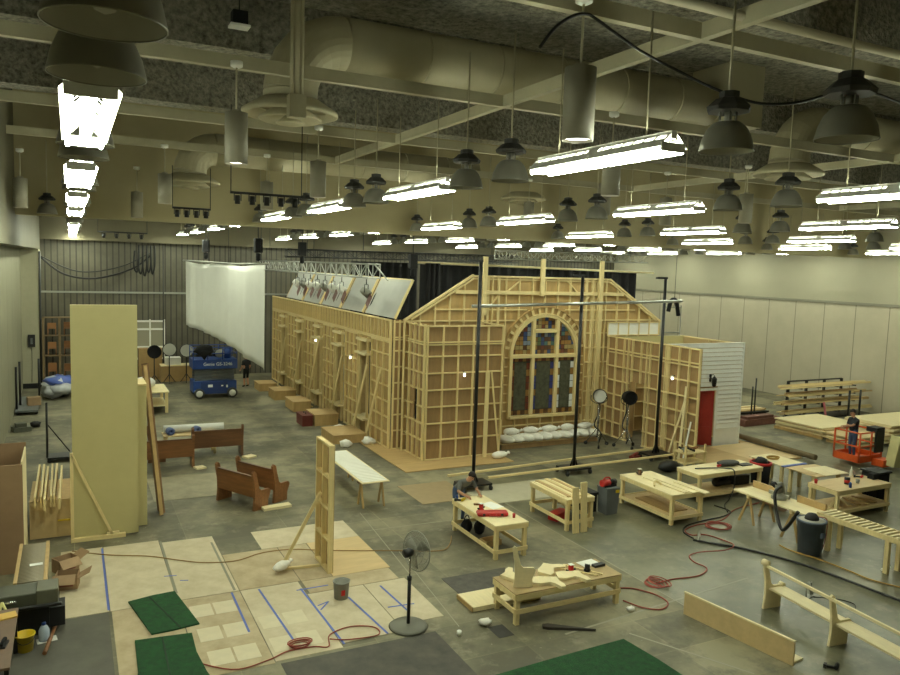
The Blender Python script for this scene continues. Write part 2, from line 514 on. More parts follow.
def diffuser(x, y, z, r, label):
    t = thing('hanging_air_diffuser', label, 'air diffuser', (x, y, z), group=None)
    MB().lathe([(r * .62, .22), (r, .02), (r, -.03), (r * .93, -.05), (r * .60, .14)], 32).build('outer_cone', DUCTP, t)
    MB().lathe([(r * .32, .10), (r * .66, -.10), (r * .62, -.13), (r * .28, .04)], 32).build('middle_cone', DUCTP, t)
    MB().lathe([(0, .02), (r * .30, -.16), (r * .27, -.19), (0, -.06)], 28).build('inner_cone', DUCTP, t)
    for a in range(4):
        MB().bar((math.cos(a * PI / 2) * r * .2, math.sin(a * PI / 2) * r * .2, .0), (math.cos(a * PI / 2) * r * .85, math.sin(a * PI / 2) * r * .85, .06), .03, .03).build('spoke', DUCTP, t)
    return t
duct(3.42, 13.0, 13.15, 10.62, .46, 9.55, 'big round beige air duct bending down to the nearest diffuser')
tag(MB().box(-.9, -.6, -.6, .1, .6, .75).build('hanging_duct_plenum', DUCTP, loc=(14.0, 13.15, 10.75)), 'boxy beige duct end at the right of the big round duct', 'duct')
diffuser(3.42, 13.15, 9.33, .82, 'nearest round air diffuser, at the foot of the conduit cluster')
duct(3.15, 12.5, 23.3, 9.98, .46, 9.24, 'round beige air duct farther off, left of the hanging canister lights')
diffuser(3.15, 23.3, 8.98, .84, 'round air diffuser under the farther duct at left')
duct(15.55, 24, 12.95, 10.5, .46, 9.5, 'round beige air duct bending down behind the nearest dome lamp at right')
diffuser(15.55, 12.95, 9.28, .82, 'round air diffuser hanging at the upper right behind the dome lamps')
diffuser(14.65, 23.5, 9.3, .82, 'round air diffuser near the bulkhead in the middle of the hall')

# ------------------------------------------------------------------ fluorescent fixtures, dome lamps, canister lights
ROWX = [.13, 5.45, 10.9, 16.9, 22.7, 28.4, 34.4]
ROWN = ['row along the left wall', 'second row from the left wall', 'third row from the left wall', 'fourth row from the left wall', 'fifth row from the left wall', 'sixth row from the left wall', 'last row, along the right wall']
def make_fluor():
    t = thing('hanging_fluorescent_light', 'x', 'fluorescent light')
    L = 1.22
    MB().box(-.035, -L, .10, .035, L, .18).build('spine', WHITE, t)
    for sx in (-1, 1):
        mb = MB()
        # slotted reflector wing: lower band solid, upper band with slots
        def P(u, y, th=0):
            return (sx * (.035 + .145 * u), y, .155 - .145 * u + th)
        def quad(u0, u1, y0, y1):
            vs = [P(u0, y0), P(u1, y0), P(u1, y1), P(u0, y1), P(u0, y0, .004), P(u1, y0, .004), P(u1, y1, .004), P(u0, y1, .004)]
            mb.add(vs, [(0, 1, 2, 3), (7, 6, 5, 4), (0, 4, 5, 1), (1, 5, 6, 2), (2, 6, 7, 3), (3, 7, 4, 0)])
        quad(.42, 1, -L, L)
        quad(0, .12, -L, L)
        ns = 14
        for k in range(ns + 1):
            y = -L + .02 + (2 * L - .04) * k / ns
            w = .10 if k == ns // 2 else .018
            quad(.12, .42, y - w, y + w)
        mb.build('reflector_wing', REFL, t)
        for yy in (-1, 1):
            MB().tube([(sx * .024, yy * .03, -.01), (sx * .024, yy * (L - .02), -.01)], .019, 8).build('tube', TUBE, t)
            MB().tube([(sx * .135, yy * .03, -.025), (sx * .135, yy * (L - .02), -.025)], .019, 8).build('tube', TUBE, t)
    for y in (-1, 0, 1):
        mb = MB()
        mb.box(-.155, y * (L - .01) - .012, -.03, .155, y * (L - .01) + .012, .06)
        mb.build('lamp_holder', WHITE, t)
    for y in (-.8, .8):
        MB().tube([(0, y, .18), (0, y, 1.45)], .010, 6).build('rod', STRUT, t)
    return t
fl0 = None
for r, x in enumerate(ROWX):
    k = 0
    for i in range(-1, 9):
        y = 7.15 + 5.12 * i
        if abs(y - 25.2) < 1.4:
            y = 27.0
        z = 8.05
        if r == 0:
            y, z = 6.5 + 4.65 * i, 7.8
            if abs(y - 25.2) < 1.4: continue
        if y > 44 or not any(in_view((x, y + d, z), .01) for d in (-1.2, 0, 1.2)):
            continue
        lab = 'white fluorescent strip light, %s from the camera in the %s' % (ORD[k], ROWN[r])
        k += 1
        if fl0 is None:
            fl0 = make_fluor(); fl0.location = (x, y, z); fl0['label'] = lab; fl0['group'] = 'fluorescent strip lights under the ceiling'
        else:
            q = dup(fl0, lab, (x, y, z))
            q.scale = (1, 1.07 if r == 0 else 1, 1)

def make_dome():
    t = thing('hanging_dome_lamp', 'x', 'dome lamp')
    R = .26
    prof = [(.085, .275), (.12, .27), (.145, .255), (.195, .20), (.235, .11), (.254, .025), (R, 0)]
    inner = [(R - .006, .001)] + [(r - .006, z) for r, z in reversed(prof[:-1])]
    MB().lathe(prof + [(R, -.006), (R - .006, -.006)], 28).build('shade', DOME, t)
    MB().lathe(inner[:-1] + [(.0, .262)], 28).build('lining', DOMEI, t)
    b = MB().lathe([(0, .18), (.05, .17), (.065, .12), (.045, .06), (0, .04)], 12).build('bulb', DOMEI, t)
    MB().tube([(0, 0, .26), (0, 0, .38)], .035, 10).build('neck', GALV, t)
    for a in range(4):
        MB().tube([(.075 * math.cos(a * PI / 2 + .6), .075 * math.sin(a * PI / 2 + .6), .26), (.075 * math.cos(a * PI / 2 + .6), .075 * math.sin(a * PI / 2 + .6), .38)], .010, 6).build('post', GALV, t)
    mb = MB()
    mb.lathe([(0, .37), (.205, .37), (.215, .41), (.13, .49), (.10, .50), (.10, .56), (.05, .57), (0, .57)], 8, smooth=False)
    mb.build('ballast', BALL, t)
    MB().tube([(0, 0, .56), (0, 0, 2.0)], .013, 6).build('stem', STRUT, t)
    return t
dm0 = None
for r, x in enumerate(ROWX):
    k = 0
    for i in range(-2, 7):
        for dy in (-.62, .62):
            y = 7.15 + 2.56 + 5.12 * i + dy
            z = 8.0
            if i == -1: y += .35
            if r == 0:
                y, z = 8.83 + 4.65 * i + dy * .9, 7.86
                if i == -2: continue
                if i == -1: y = 3.72 if dy < 0 else 4.78; z = 7.80
            if y > 43 or y < 2.8 or abs(y - 25.2) < .4 or not in_view((x, y, z - .05), .05):
                continue
            xx = x + (random.uniform(-.05, .05) if r else .02)
            if r == 1 and i == -1: xx, y = (6.0, 4.42) if dy < 0 else (5.72, 5.5)
            lab = 'grey dome lamp, %s from the camera in the %s' % (ORD[k], ROWN[r])
            k += 1
            if dm0 is None:
                dm0 = make_dome(); dm0.location = (xx, y, z); dm0['label'] = lab; dm0['group'] = 'dome lamps under the ceiling'
            else:
                dup(dm0, lab, (xx, y, z), rotz=random.uniform(0, 6))

def make_can():
    t = thing('pendant_canister_light', 'x', 'canister light')
    r = .165
    MB().lathe([(0, .74), (r, .74), (r, 0), (r - .008, 0), (r - .008, .25), (0, .3)], 22).build('canister', CANP, t)
    MB().lathe([(0, .035), (r - .012, .03), (r - .012, .045), (0, .06)], 20).build('lens', GLOW, t)
    MB().tube([(0, 0, .74), (0, 0, 1.4)], .014, 8).build('stem', STRUT, t)
    MB().lathe([(0, 1.47), (.09, 1.47), (.09, 1.40), (.05, 1.38), (0, 1.38)], 16).build('canopy', WHITE, t)
    MB().lathe([(.0, .78), (.07, .78), (.07, .74), (0, .74)], 14).build('collar', CANP, t)
    return t
CANS = [(2.21, 11.56, 'nearest at left, beside the round diffuser'), (4.77, 6.63, 'nearest of all, above the long strip light in the middle'), (4.67, 15.62, 'right of the round diffuser, small'),
        (2.17, 20.6, 'hanging left of a bar of four lamps'), (1.78, 24.2, 'small one close to the bulkhead at left'), (-1.1, 22.2, 'by the left wall'),
        (8.69, 11.01, 'above the third row of strip lights'), (11.5, 14.8, 'in the middle of the hall near a dome lamp'), (4.75, 20.6, 'small one above the white cloth'),
        (15.6, 14.2, 'at right below the round diffuser'), (15.0, 16.5, 'at right, small, by a stack of dome lamps'), (13.0, 20.5, 'small one in the middle by the bulkhead'), (21.5, 12.2, 'far to the right')]
cn0 = None
for x, y, d in CANS:
    lab = 'beige cylindrical canister light, ' + d
    if cn0 is None:
        cn0 = make_can(); cn0.location = (x, y, 8.2); cn0['label'] = lab; cn0['group'] = 'canister lights on stems'
    else:
        dup(cn0, lab, (x, y, 7.93 if x < 2 and y > 22 else 8.15))

# bars of four small lamps
def lamp_bar(x0, x1, y, z, label, drop, n=4):
    t = thing('hanging_lamp_bar', label, 'lamp bar', ((x0 + x1) / 2, y, z))
    w = (x1 - x0) / 2
    MB().tube([(-w, 0, 0), (w, 0, 0)], .025, 8).build('pipe', STEEL, t)
    for sx in (-1, 1):
        MB().tube([(sx * w * .98, 0, 0), (sx * w * .98, 0, drop)], .010, 6).build('drop_rod', STEEL, t)
    for k in range(n):
        x = -w + 2 * w * (k + .5) / n
        y_ = MB().box(x - .075, -.012, -.16, x - .06, .012, -.01).box(x + .06, -.012, -.16, x + .075, .012, -.01).box(x - .075, -.012, -.03, x + .075, .012, -.01).build('yoke', STEEL, t)
        MB().lathe([(0, .02), (.055, .02), (.055, -.15), (.048, -.15), (.0, -.05)], 12, (x, 0, -.07)).build('lamp_can', STEEL, t)
    return t
lamp_bar(2.22, 3.12, 19.5, 8.0, 'dark bar with four small lamps below the farther air diffuser', 1.0)
lamp_bar(2.85, 4.3, 15.5, 8.12, 'dark bar with four small lamps left of the strip lights', 1.7, 5)
lamp_bar(.9, 2.6, 30.5, 7.65, 'dark bar of lamps beyond the bulkhead at far left', 1.2)
# black cable swags
hb = thing('hanging_speaker', 'small black box hanging from the ceiling above the nearest canister light at left', 'speaker', (2.72, 14.0, 10.86))
MB().box(-.13, -.12, .04, .13, .12, .27).build('box', BLACK, hb)
MB().box(-.17, -.14, 0, .17, .14, .04).build('tray', WHITE, hb)
MB().tube([(0, 0, .27), (0, 0, .62)], .012, 6).build('drop_rod', STEEL, hb)
dup(dm0, 'small grey dome lamp hanging alone near the left wall by the bulkhead', (-.55, 24.0, 7.9))
tag(MB().tube(smooth_path([(3.85, 6, 8.81), (4.01, 6, 9.01), (4.19, 6, 9.14), (4.35, 6, 9.19), (4.48, 6, 9.16), (5.01, 6, 8.96), (5.54, 6, 8.83), (6.07, 6, 8.72), (6.7, 6, 8.66), (7.32, 6, 8.75), (7.97, 6, 8.95), (8.5, 6, 9.01), (9.08, 6, 8.96)]), .016, 6).build('hanging_cable', CABK), 'black cable swagged between the two big dome lamps at upper right', 'cable')
# ================================================================== THE TIMBER CHAPEL SET
def flat(name, label, cat, loc, rotz, w, h, xs, zs, skin=PLYD, group=None, depth=.09, sw=.045, hole=None, z0=0.0, railm=PINEX, studm=PINE):
    """framed scenery flat: local x along its width, framing towards local -y, skin at the back.
    hole = (x0, x1, z0, z1) opening right through"""
    t = thing(name, label, cat, loc, rotz, group)
    mb = MB()
    if hole:
        a, b, c, d = hole
        for (x0, zz0, x1, z1) in ((0, z0, a, h), (b, z0, w, h), (a, d, b, h), (a, z0, b, c)):
            if x1 - x0 > .01 and z1 - zz0 > .01:
                mb.box(x0, 0, zz0, x1, .012, z1)
    else:
        mb.box(0, 0, z0, w, .012, h)
    mb.build('plywood_skin', skin, t)
    for x in xs:
        if hole and hole[0] + .02 < x < hole[1] - .02:
            if hole[3] < h - .05:
                MB().box(-sw / 2, -depth, hole[3], sw / 2, 0, h).build('stud', studm, t, loc=(x, 0, 0))
            if hole[2] > z0 + .05:
                MB().box(-sw / 2, -depth, z0, sw / 2, 0, hole[2]).build('stud', studm, t, loc=(x, 0, 0))
        else:
            MB().box(-sw / 2, -depth, z0, sw / 2, 0, h).build('stud', studm, t, loc=(x, 0, 0))
    for z in zs:
        segs = [(0, w)]
        if hole and hole[2] + .02 < z < hole[3] - .02:
            segs = [(0, hole[0]), (hole[1], w)]
        for a, b in segs:
            if b - a > .05:
                MB().box(a, -depth + .006, -sw / 2, b, 0, sw / 2).build('rail', railm, t, loc=(0, 0, z))
    return t
def lsp(a, b, n):
    return [a + (b - a) * i / (n - 1) for i in range(n)]

# --- front left bay (buttress box): front, its left return and its right return
ZB = [.03] + [.13 + .59 * i for i in range(1, 7)] + [4.08, 4.16, 4.72]
flat('scenery_flat', 'wide timber-framed flat at the front left corner of the chapel set, facing the camera', 'scenery flat', (10.92, 23.4, 0), 0, 3.05, 4.75, lsp(.03, 3.02, 6), ZB)
flat('scenery_flat', 'narrow timber-framed flat round the front left corner of the chapel set, with a dark slot', 'scenery flat', (10.92, 25.15, 0), -PI / 2, 1.75, 4.78, lsp(.03, 1.72, 5), ZB, hole=(.85, 1.22, 1.35, 2.45))
flat('scenery_flat', 'timber-framed return between the front left flat and the window gable', 'scenery flat', (13.99, 24.9, 0), -PI / 2, 1.45, 4.7, lsp(.03, 1.42, 3), ZB)
tag(box('black_backing_panel', (11.0, 23.9, 0.01), (11.03, 24.4, 2.5), BLACK), 'black panel showing in the slot of the corner flat', 'panel')
# loose boards against the front of the bay
for x0, x1, w, lb in ((13.15, 13.3, .16, 'tall pale board leaning upright on the front left flat'), (13.75, 13.45, .06, 'thin batten leaning askew on the front left flat')):
    tag(MB().bar((0, 0, .01), (x1 - x0, .22, 3.1), w, .03, up=(0, 1, 0)).build('leaning_board', PINE, loc=(x0, 23.02, .02)), lb, 'board')

# --- gable wall with the arched window opening
GX0, GX1, GY = 10.72, 22.7, 25.0
WC, WR, WZ, WB = 16.82, 1.60, 3.42, .92          # window centre, radius, springing height, sill height
def roof_z(x):
    if x < 13.5: return 4.8 + (x - GX0) / (13.5 - GX0) * (6.5 - 4.8)
    if x > 19.9: return 6.46 - (x - 19.9) / (GX1 - 19.9) * (6.46 - 4.72)
    return 6.48
def arch_z(x, r=WR):
    d = r * r - (x - WC) ** 2
    return WZ + math.sqrt(max(d, 0))
g = thing('gable_wall', 'timber-framed gable wall of the chapel set around the arched stained-glass window', 'scenery wall', (WC, GY, 0))
mb = MB()
def gq(xa, za0, za1, xb, zb0, zb1):
    if abs(za1 - za0) < 1e-4 and abs(zb1 - zb0) < 1e-4: return
    v = [(xa - WC, 0, za0), (xb - WC, 0, zb0), (xb - WC, 0, zb1), (xa - WC, 0, za1)]
    w_ = [(p[0], .012, p[2]) for p in v]
    mb.add(v + w_, [(0, 1, 2, 3), (7, 6, 5, 4), (0, 4, 5, 1), (1, 5, 6, 2), (2, 6, 7, 3), (3, 7, 4, 0)])
xs_ = [GX0, 12, 13.5, 14.3, WC - WR]
for a, b in zip(xs_, xs_[1:]): gq(a, 0, roof_z(a), b, 0, roof_z(b))
xs_ = [WC + WR, 19.2, 19.9, 21, GX1]
for a, b in zip(xs_, xs_[1:]): gq(a, 0, roof_z(a), b, 0, roof_z(b))
N = 20
for k in range(N):
    a = WC - WR * math.cos(PI * k / N); b = WC - WR * math.cos(PI * (k + 1) / N)
    gq(a, arch_z(a), roof_z(a), b, arch_z(b), roof_z(b))
gq(WC - WR, 0, WB, WC + WR, 0, WB)
mb.build('plywood_skin', PLYM, g)
def gstud(x, z0, z1, w=.045, d=.09, y0=0.0, name='stud'):
    if z1 - z0 > .06:
        MB().box(-w / 2, -d, z0, w / 2, 0, z1).build(name, PINE, g, loc=(x - WC, y0, 0))
x = GX0 + .03
n = 0
while x < GX1:
    if abs(x - WC) < WR + .22:
        gstud(x, 0, WB)
        ro = WR + .30
        za = arch_z(x, ro) if abs(x - WC) < ro else WZ
        gstud(x, max(za, 4.2), roof_z(x) - .03)
    else:
        gstud(x, 0, roof_z(x) - .03)
    n += 1
    x += .60
for x_ in (13.95, 14.15, 14.62, 18.75, 19.05, 19.32):
    gstud(x_, 0, roof_z(x_) - .04, w=.09)
def grail(x0, x1, z, h=.045, d=.085, y0=0.0):
    MB().box(x0 - WC, -d, -h / 2, x1 - WC, 0, h / 2).build('rail', PINEX, g, loc=(0, y0, z))
grail(12.75, 20.6, 5.86, .14, .06, -.092)
grail(11.9, WC - .9, 5.2); grail(WC + .9, 21.3, 5.2); grail(GX0, WC - 1.42, 4.78); grail(WC + 1.42, GX1, 4.78)
for z in (.03, .62): grail(GX0, GX1, z)
for z in (1.25, 1.85, 2.45, 3.05, 3.65, 4.25):
    grail(GX0, WC - WR - .3, z); grail(WC + WR + .3, GX1, z)
for a, b in ((13.5, 19.9),):
    grail(a, b, 6.46, .07, .16)
    grail(a, b, 6.36, .05)
for a, b in (((GX0, 4.8), (13.5, 6.5)), ((GX1, 4.72), (19.9, 6.46))):
    MB().bar((a[0] - WC, -.06, a[1]), (b[0] - WC, -.06, b[1]), .14, .07, up=(0, 0, 1)).build('rafter', PINEX, g)
    MB().bar((a[0] - WC + (.25 if a[0] < WC else -.25), -.1, a[1] + .04), (b[0] - WC, -.1, b[1] - .12), .10, .06).build('rafter', PINEX, g)
for x_, z0 in ((13.92, 5.0), (16.5, 5.75), (19.36, 0.0)):
    MB().box(-.09, -.045, z0, .09, .045, 7.2).build('strongback_post', PINE, g, loc=(x_ - WC, -.20, 0))
for (xa, za), (xb, zb) in (((15.0, 5.9), (15.6, 6.35)), ((18.3, 5.9), (17.8, 6.35)), ((14.2, 5.25), (14.6, 5.75)), ((18.4, 5.25), (18.9, 5.75))):
    MB().bar((xa - WC, -.05, za), (xb - WC, -.05, zb), .06, .05).build('diagonal_brace', PINE, g)
# arch ring: inner lip, outer lip, blocks between
def ring(r0, r1, d, name, m):
    mb = MB(); S = 28
    vs = []
    for k in range(S + 1):
        a = PI * k / S
        for r in (r0, r1):
            for y in (-d, 0.0):
                vs.append((-r * math.cos(a), y, WZ + r * math.sin(a)))
    fs = []
    for k in range(S):
        o = k * 4; q = o + 4
        fs += [(o, q, q + 2, o + 2), (o + 1, o + 3, q + 3, q + 1), (o, o + 1, q + 1, q), (o + 2, q + 2, q + 3, o + 3)]
    fs += [(0, 2, 3, 1), (S * 4, S * 4 + 1, S * 4 + 3, S * 4 + 2)]
    mb.add(vs, fs)
    return mb.build(name, m, g)
ring(WR, WR + .05, .16, 'arch_lip', PINE)
ring(WR + .28, WR + .32, .12, 'arch_lip', PLYM)
for k in range(1, 18):
    a = PI * k / 18
    c, s_ = -math.cos(a), math.sin(a)
    MB().bar((c * (WR + .05), -.06, WZ + s_ * (WR + .05)), (c * (WR + .28), -.06, WZ + s_ * (WR + .28)), .10, .045, up=(-s_, 0, c) if False else (0, 1, 0)).build('arch_block', PINE, g)
for sx in (-1, 1):
    MB().box(-.025, -.16, WB, .025, 0, WZ).build('arch_leg', PINE, g, loc=(sx * (WR + .025), 0, 0))
    MB().box(-.02, -.12, WB, .02, 0, WZ).build('arch_leg', PLYM, g, loc=(sx * (WR + .30), 0, 0))
    for z in lsp(WB + .3, WZ - .1, 7):
        MB().box(-.115, -.10, -.02, .115, 0, .02).build('arch_block', PINE, g, loc=(sx * (WR + .165), 0, z))
# right-hand white boarded strip on the gable
wf = thing('boarded_panel', 'white boarded panel with dark battens low on the right of the gable', 'panel', (21.2, 24.9, 4.14))
MB().box(-1.35, -.03, 0, 1.4, -.01, .55).build('boards', WHITE, wf)
for x_ in lsp(-1.35, 1.4, 6):
    MB().box(-.02, -.07, 0, .02, -.03, .55).build('batten', PINE, wf, loc=(x_, 0, 0))
for z in (0, .53):
    MB().box(-1.37, -.075, z, 1.42, -.03, z + .04).build('rail', PINEX, wf)

# --- stained-glass window
win = thing('stained_glass_window', 'tall arched stained-glass window in the middle of the timber gable', 'window', (WC, GY - .02, 0))
GL = [mat('glass_' + n_, c, .15, emit=(lin(c)[:3], .0)) for n_, c in (('blue', (58, 74, 112)), ('teal', (78, 110, 108)), ('amber', (142, 108, 62)), ('ruby', (98, 58, 46)), ('green', (92, 106, 72)), ('pale', (122, 132, 146)), ('brown', (84, 60, 44)), ('honey', (150, 134, 92)))]
GDK = mat('leaded_dark_glass', (88, 90, 74), .2, rgb2=(60, 62, 52), scale=6)
GWH = mat('white_glass', (214, 218, 220), .3)
GBL = mat('blue_border_glass', (56, 62, 120), .2)
GRB = mat('ruby_border_glass', (100, 52, 38), .2)
LEAD = mat('lead_came', (40, 40, 38), .5, metal=.5)
def in_arch(x, z, r): return (z <= WZ or (x * x + (z - WZ) ** 2) <= r * r)
def checker_pane(x0, x1, z0, z1, sq=.17):
    mb = MB()
    nx = max(1, round((x1 - x0) / sq)); nz = max(1, round((z1 - z0) / sq))
    dx, dz = (x1 - x0) / nx, (z1 - z0) / nz
    rm = WR - .04
    for i in range(nx):
        for j in range(nz):
            xa, xb, za, zb = x0 + i * dx + .008, x0 + (i + 1) * dx - .008, z0 + j * dz + .008, z0 + (j + 1) * dz - .008
            out = max(abs(xa), abs(xb))
            if out ** 2 + (max(zb - WZ, 0)) ** 2 > rm * rm:
                if min(abs(xa), abs(xb)) ** 2 + max(za - WZ, 0) ** 2 > rm * rm: continue
                # trim the corner to the arch
                zb = min(zb, WZ + math.sqrt(max(rm * rm - min(out, rm - .001) ** 2, 0)) + .5 * dz)
                if zb - za < .03: continue
            c = random.choice([0, 0, 1, 2, 3, 5, 6, 7, 2, 4]) if j > 1 else random.choice([0, 2, 3, 6, 7])
            mb.box(xa, -.012, za, xb, 0, zb, mi=c)
    b = mb.build('chequered_glass', GL, win, loc=(0, .03, 0))
    MB().box(x0, .035, z0, x1, .04, min(z1, WZ + WR * .98)).build('lead_backing', LEAD, win) if abs(x0) < .7 and abs(x1) < .7 else None
    return b
MX = (-.545, .585)
Z2 = 3.36
checker_pane(-1.5, MX[0] - .07, Z2 + .08, WZ + 1.45)
checker_pane(MX[0] + .09, MX[1] - .09, Z2 + .08, 4.28)
checker_pane(MX[0] + .09, MX[1] - .09, 4.45, 4.92)
checker_pane(MX[1] + .07, 1.5, Z2 + .08, WZ + 1.45)
for i, (x0, x1, bm_) in enumerate(((-1.5, MX[0] - .07, GRB), (MX[0] + .07, MX[1] - .07, GBL), (MX[1] + .07, 1.5, GWH))):
    mb = MB()
    z0, z1 = WB + .1, Z2 - .06
    mb.box(x0, 0, z0, x1, .01, z1, mi=0)
    bw = .17
    mb.box(x0 + bw, -.012, z0 + .22, x1 - bw, 0, z1 - .16, mi=1)
    nz = 7
    for side in (0, 1):
        xa, xb = (x0 + .01, x0 + bw - .01) if side == 0 else (x1 - bw + .01, x1 - .01)
        for j in range(nz):
            za = z0 + .22 + (z1 - z0 - .40) * j / nz
            zb = z0 + .22 + (z1 - z0 - .40) * (j + 1) / nz - .02
            mb.box(xa, -.012, za, xb, 0, zb, mi=2 if j not in (2, 5) else 3)
    nq = 5
    for j in range(nq):
        xa = x0 + (x1 - x0) * j / nq + .01; xb = x0 + (x1 - x0) * (j + 1) / nq - .01
        mb.box(xa, -.012, z0 + .02, xb, 0, z0 + .19, mi=4 if j % 2 else 3)
        mb.box(xa, -.012, z1 - .14, xb, 0, z1 - .01, mi=3 if j % 2 else 5)
    mb.build('lancet_glass', [LEAD, GDK, bm_, GL[2], GL[6], GL[3]], win, loc=(0, .02, 0))
for x_ in MX:
    MB().box(-.07, -.1, WB + .008, .07, .05, arch_z(WC + x_, WR - .02)).build('mullion', PINE, win, loc=(x_, 0, 0))
MB().box(-WR + .02, -.12, Z2 - .06, WR - .02, .05, Z2 + .08).build('transom', PINEX, win)
MB().box(MX[0], -.1, 4.29, MX[1], .05, 4.44).build('transom', PINEX, win)
MB().box(-WR + .02, -.22, WB + .005, WR - .02, .04, WB + .10).build('sill', PINEX, win)
for sx in (-1, 1):
    MB().box(-.05, -.11, WB + .008, .05, .05, WZ).build('jamb', PINE, win, loc=(sx * (WR - .06), 0, 0))
mbw = MB(); S = 24
vs = []; fs = []
for k in range(S + 1):
    a = PI * k / S
    for r in (WR - .11, WR - .01):
        for y in (-.11, .05):
            vs.append((-r * math.cos(a), y, WZ + r * math.sin(a)))
for k in range(S):
    o = k * 4; q = o + 4
    fs += [(o, q, q + 2, o + 2), (o + 1, o + 3, q + 3, q + 1), (o, o + 1, q + 1, q), (o + 2, q + 2, q + 3, o + 3)]
mbw.add(vs, fs).build('arched_head', PINE, win)

# plywood step in front of the window, with sandbags
st = thing('plywood_step', 'low plywood step below the stained-glass window', 'platform', (14.35, 23.85, 0))
MB().box(0, 0, .18, 4.55, 1.03, .22).build('deck', PLYL, st)
MB().box(.02, .02, 0, 4.53, .06, .18).build('riser', PLYD, st)
MB().box(0.02, .98, 0, 4.53, 1.02, .18).build('riser', PLYD, st)
bg = None
sb_n = 0
def sandbag(label, loc, rz, s=1.0):
    global bg
    mb = MB()
    vs_, fs_ = [], []
    SG, RG = 12, 8
    random.seed(sb_n)
    mb.blob((0, 0, .115), (.31, .155, .12), 12, 8, .07)
    mb.tube([(.27, 0, .11), (.36, .01, .12), (.42, .02, .14)], [.07, .03, .06], 8)
    o = mb.build('sandbag', BAG, None, loc=loc, rotz=rz)
    o.scale = (s, s, s)
    return tag(o, label, 'sandbag', 'white sandbags on the plywood step')
rowb = 10
for k in range(rowb):
    sb_n += 1
    lab = 'white sandbag on the window step, %s from the left end' % ORD[k] if k < rowb - 1 else 'white sandbag at the right end of the row on the window step'
    sandbag(lab, (14.62 + .44 * k, 23.98 + .02 * (k % 3), .222), PI / 2 + random.uniform(-.25, .25) + .3, 1.28)
for k in range(5):
    sb_n += 1
    sandbag('white sandbag piled on top of the row, %s from the left' % ORD[k], (14.9 + .86 * k, 24.08, .50), random.uniform(-.2, .3), 1.1)
sb_n += 1; sandbag('white sandbag lying alone beside the front left flat', (13.6, 22.72, .032), .2, 1.1)['group'] = 'loose white sandbags'
random.seed(11)

# --- main side wall: header, window bays, panels, braces, roof panels
flat('header_flat', 'long timber-framed header strip along the top of the chapel side wall', 'scenery flat', (10.42, 43.2, 0), -PI / 2, 17.9, 4.8, lsp(.03, 17.87, 46), [4.02, 4.08, 4.77], PLYM, z0=4.0, sw=.05)
yb = [(25.3, 27.25, 'P'), (27.25, 28.7, 'W'), (28.7, 30.35, 'P'), (30.35, 31.75, 'W'), (31.75, 33.45, 'P'), (33.45, 34.8, 'W'), (34.8, 36.6, 'P'), (36.6, 37.95, 'W'), (37.95, 39.8, 'P'), (39.8, 41.15, 'W'), (41.15, 43.2, 'P')]
GAUZE = mat('translucent_grey_panel', (158, 154, 138), .5, var=.08)
GDARK = mat('dark_opening', (48, 48, 46), .6, var=.1)
kp = kw = 0
for y0, y1, kind in yb:
    w = y1 - y0
    if kind == 'P':
        lab = 'timber-framed panel of the chapel side wall, %s from the near corner' % ORD[kp]
        flat('scenery_flat', lab, 'scenery flat', (10.42, y1 - .01, 0), -PI / 2, w - .02, 3.99, lsp(.03, w - .05, 4), [.03, .6, 1.18, 1.76, 2.34, 2.92, 3.5, 3.96], PLYM, group='framed panels of the side wall')
        kp += 1
    else:
        t = thing('window_unit', 'tall narrow window bay in the chapel side wall, %s from the near corner' % ORD[kw], 'window', (10.42, (y0 + y1) / 2, 0), -PI / 2, 'window bays of the side wall')
        h = w / 2 - .02
        MB().box(-h, 0, 0, h, .02, .75).build('apron', PLYM, t)
        MB().box(-h, 0, 3.85, h, .02, 3.99).build('head_board', PLYM, t)
        MB().box(-h + .1, .30, .75, h - .1, .33, 3.85).build('pane', GDARK if kw == 0 else GAUZE, t)
        for sx in (-1, 1):
            MB().box(-.05, -.02, .0, .05, .36, 3.99).build('jamb', PLYL, t, loc=(sx * (h - .05), 0, 0))
            MB().box(-.03, -.12, .0, .03, -.02, 3.95).build('stud', PINE, t, loc=(sx * (h - .28), 0, 0))
        MB().box(-h + .1, -.28, -.04, h - .1, .30, .04).build('sill_block', PALE, t, loc=(0, 0, 3.28))
        MB().box(-h + .1, -.22, -.05, h - .1, .30, .05).build('sill_block', PALE, t, loc=(0, 0, 3.82))
        MB().box(-h + .1, -.3, -.05, h - .1, .30, .03).build('sill_block', PALE, t, loc=(0, 0, .72))
        for z in (1.6, 2.4):
            MB().box(-h + .1, .27, -.03, h - .1, .31, .03).build('glazing_bar', STEEL if kw == 0 else PLYM, t, loc=(0, 0, z))
        kw += 1
# dark gap post between corner bay and side wall
flat('scenery_flat', 'narrow timber-framed return between the side wall and the front left flats', 'scenery flat', (10.45, 25.28, 0), 0, .46, 4.8, [.03, .24, .43], ZB, PLYD)
for k, (yb_, yt, zt) in enumerate(((26.9, 25.5, 3.0), (28.4, 26.9, 3.0), (31.3, 29.9, 3.0), (34.9, 33.2, 3.3), (37.6, 36.2, 2.9), (40.6, 39.2, 2.8))):
    t = thing('raking_brace', 'raking timber brace propping the chapel side wall, %s from the near corner' % ORD[k], 'brace', (10.055, yb_, 0), 0, 'raking braces along the side wall')
    MB().bar((0, 0, .06), (.03, yt - yb_, zt), .13, .04, up=(1, 0, 0)).build('prop', PINE, t)
    MB().bar((-.0, .1, .03), (.0, -.9, .03), .06, .05).build('foot', PINEX, t)
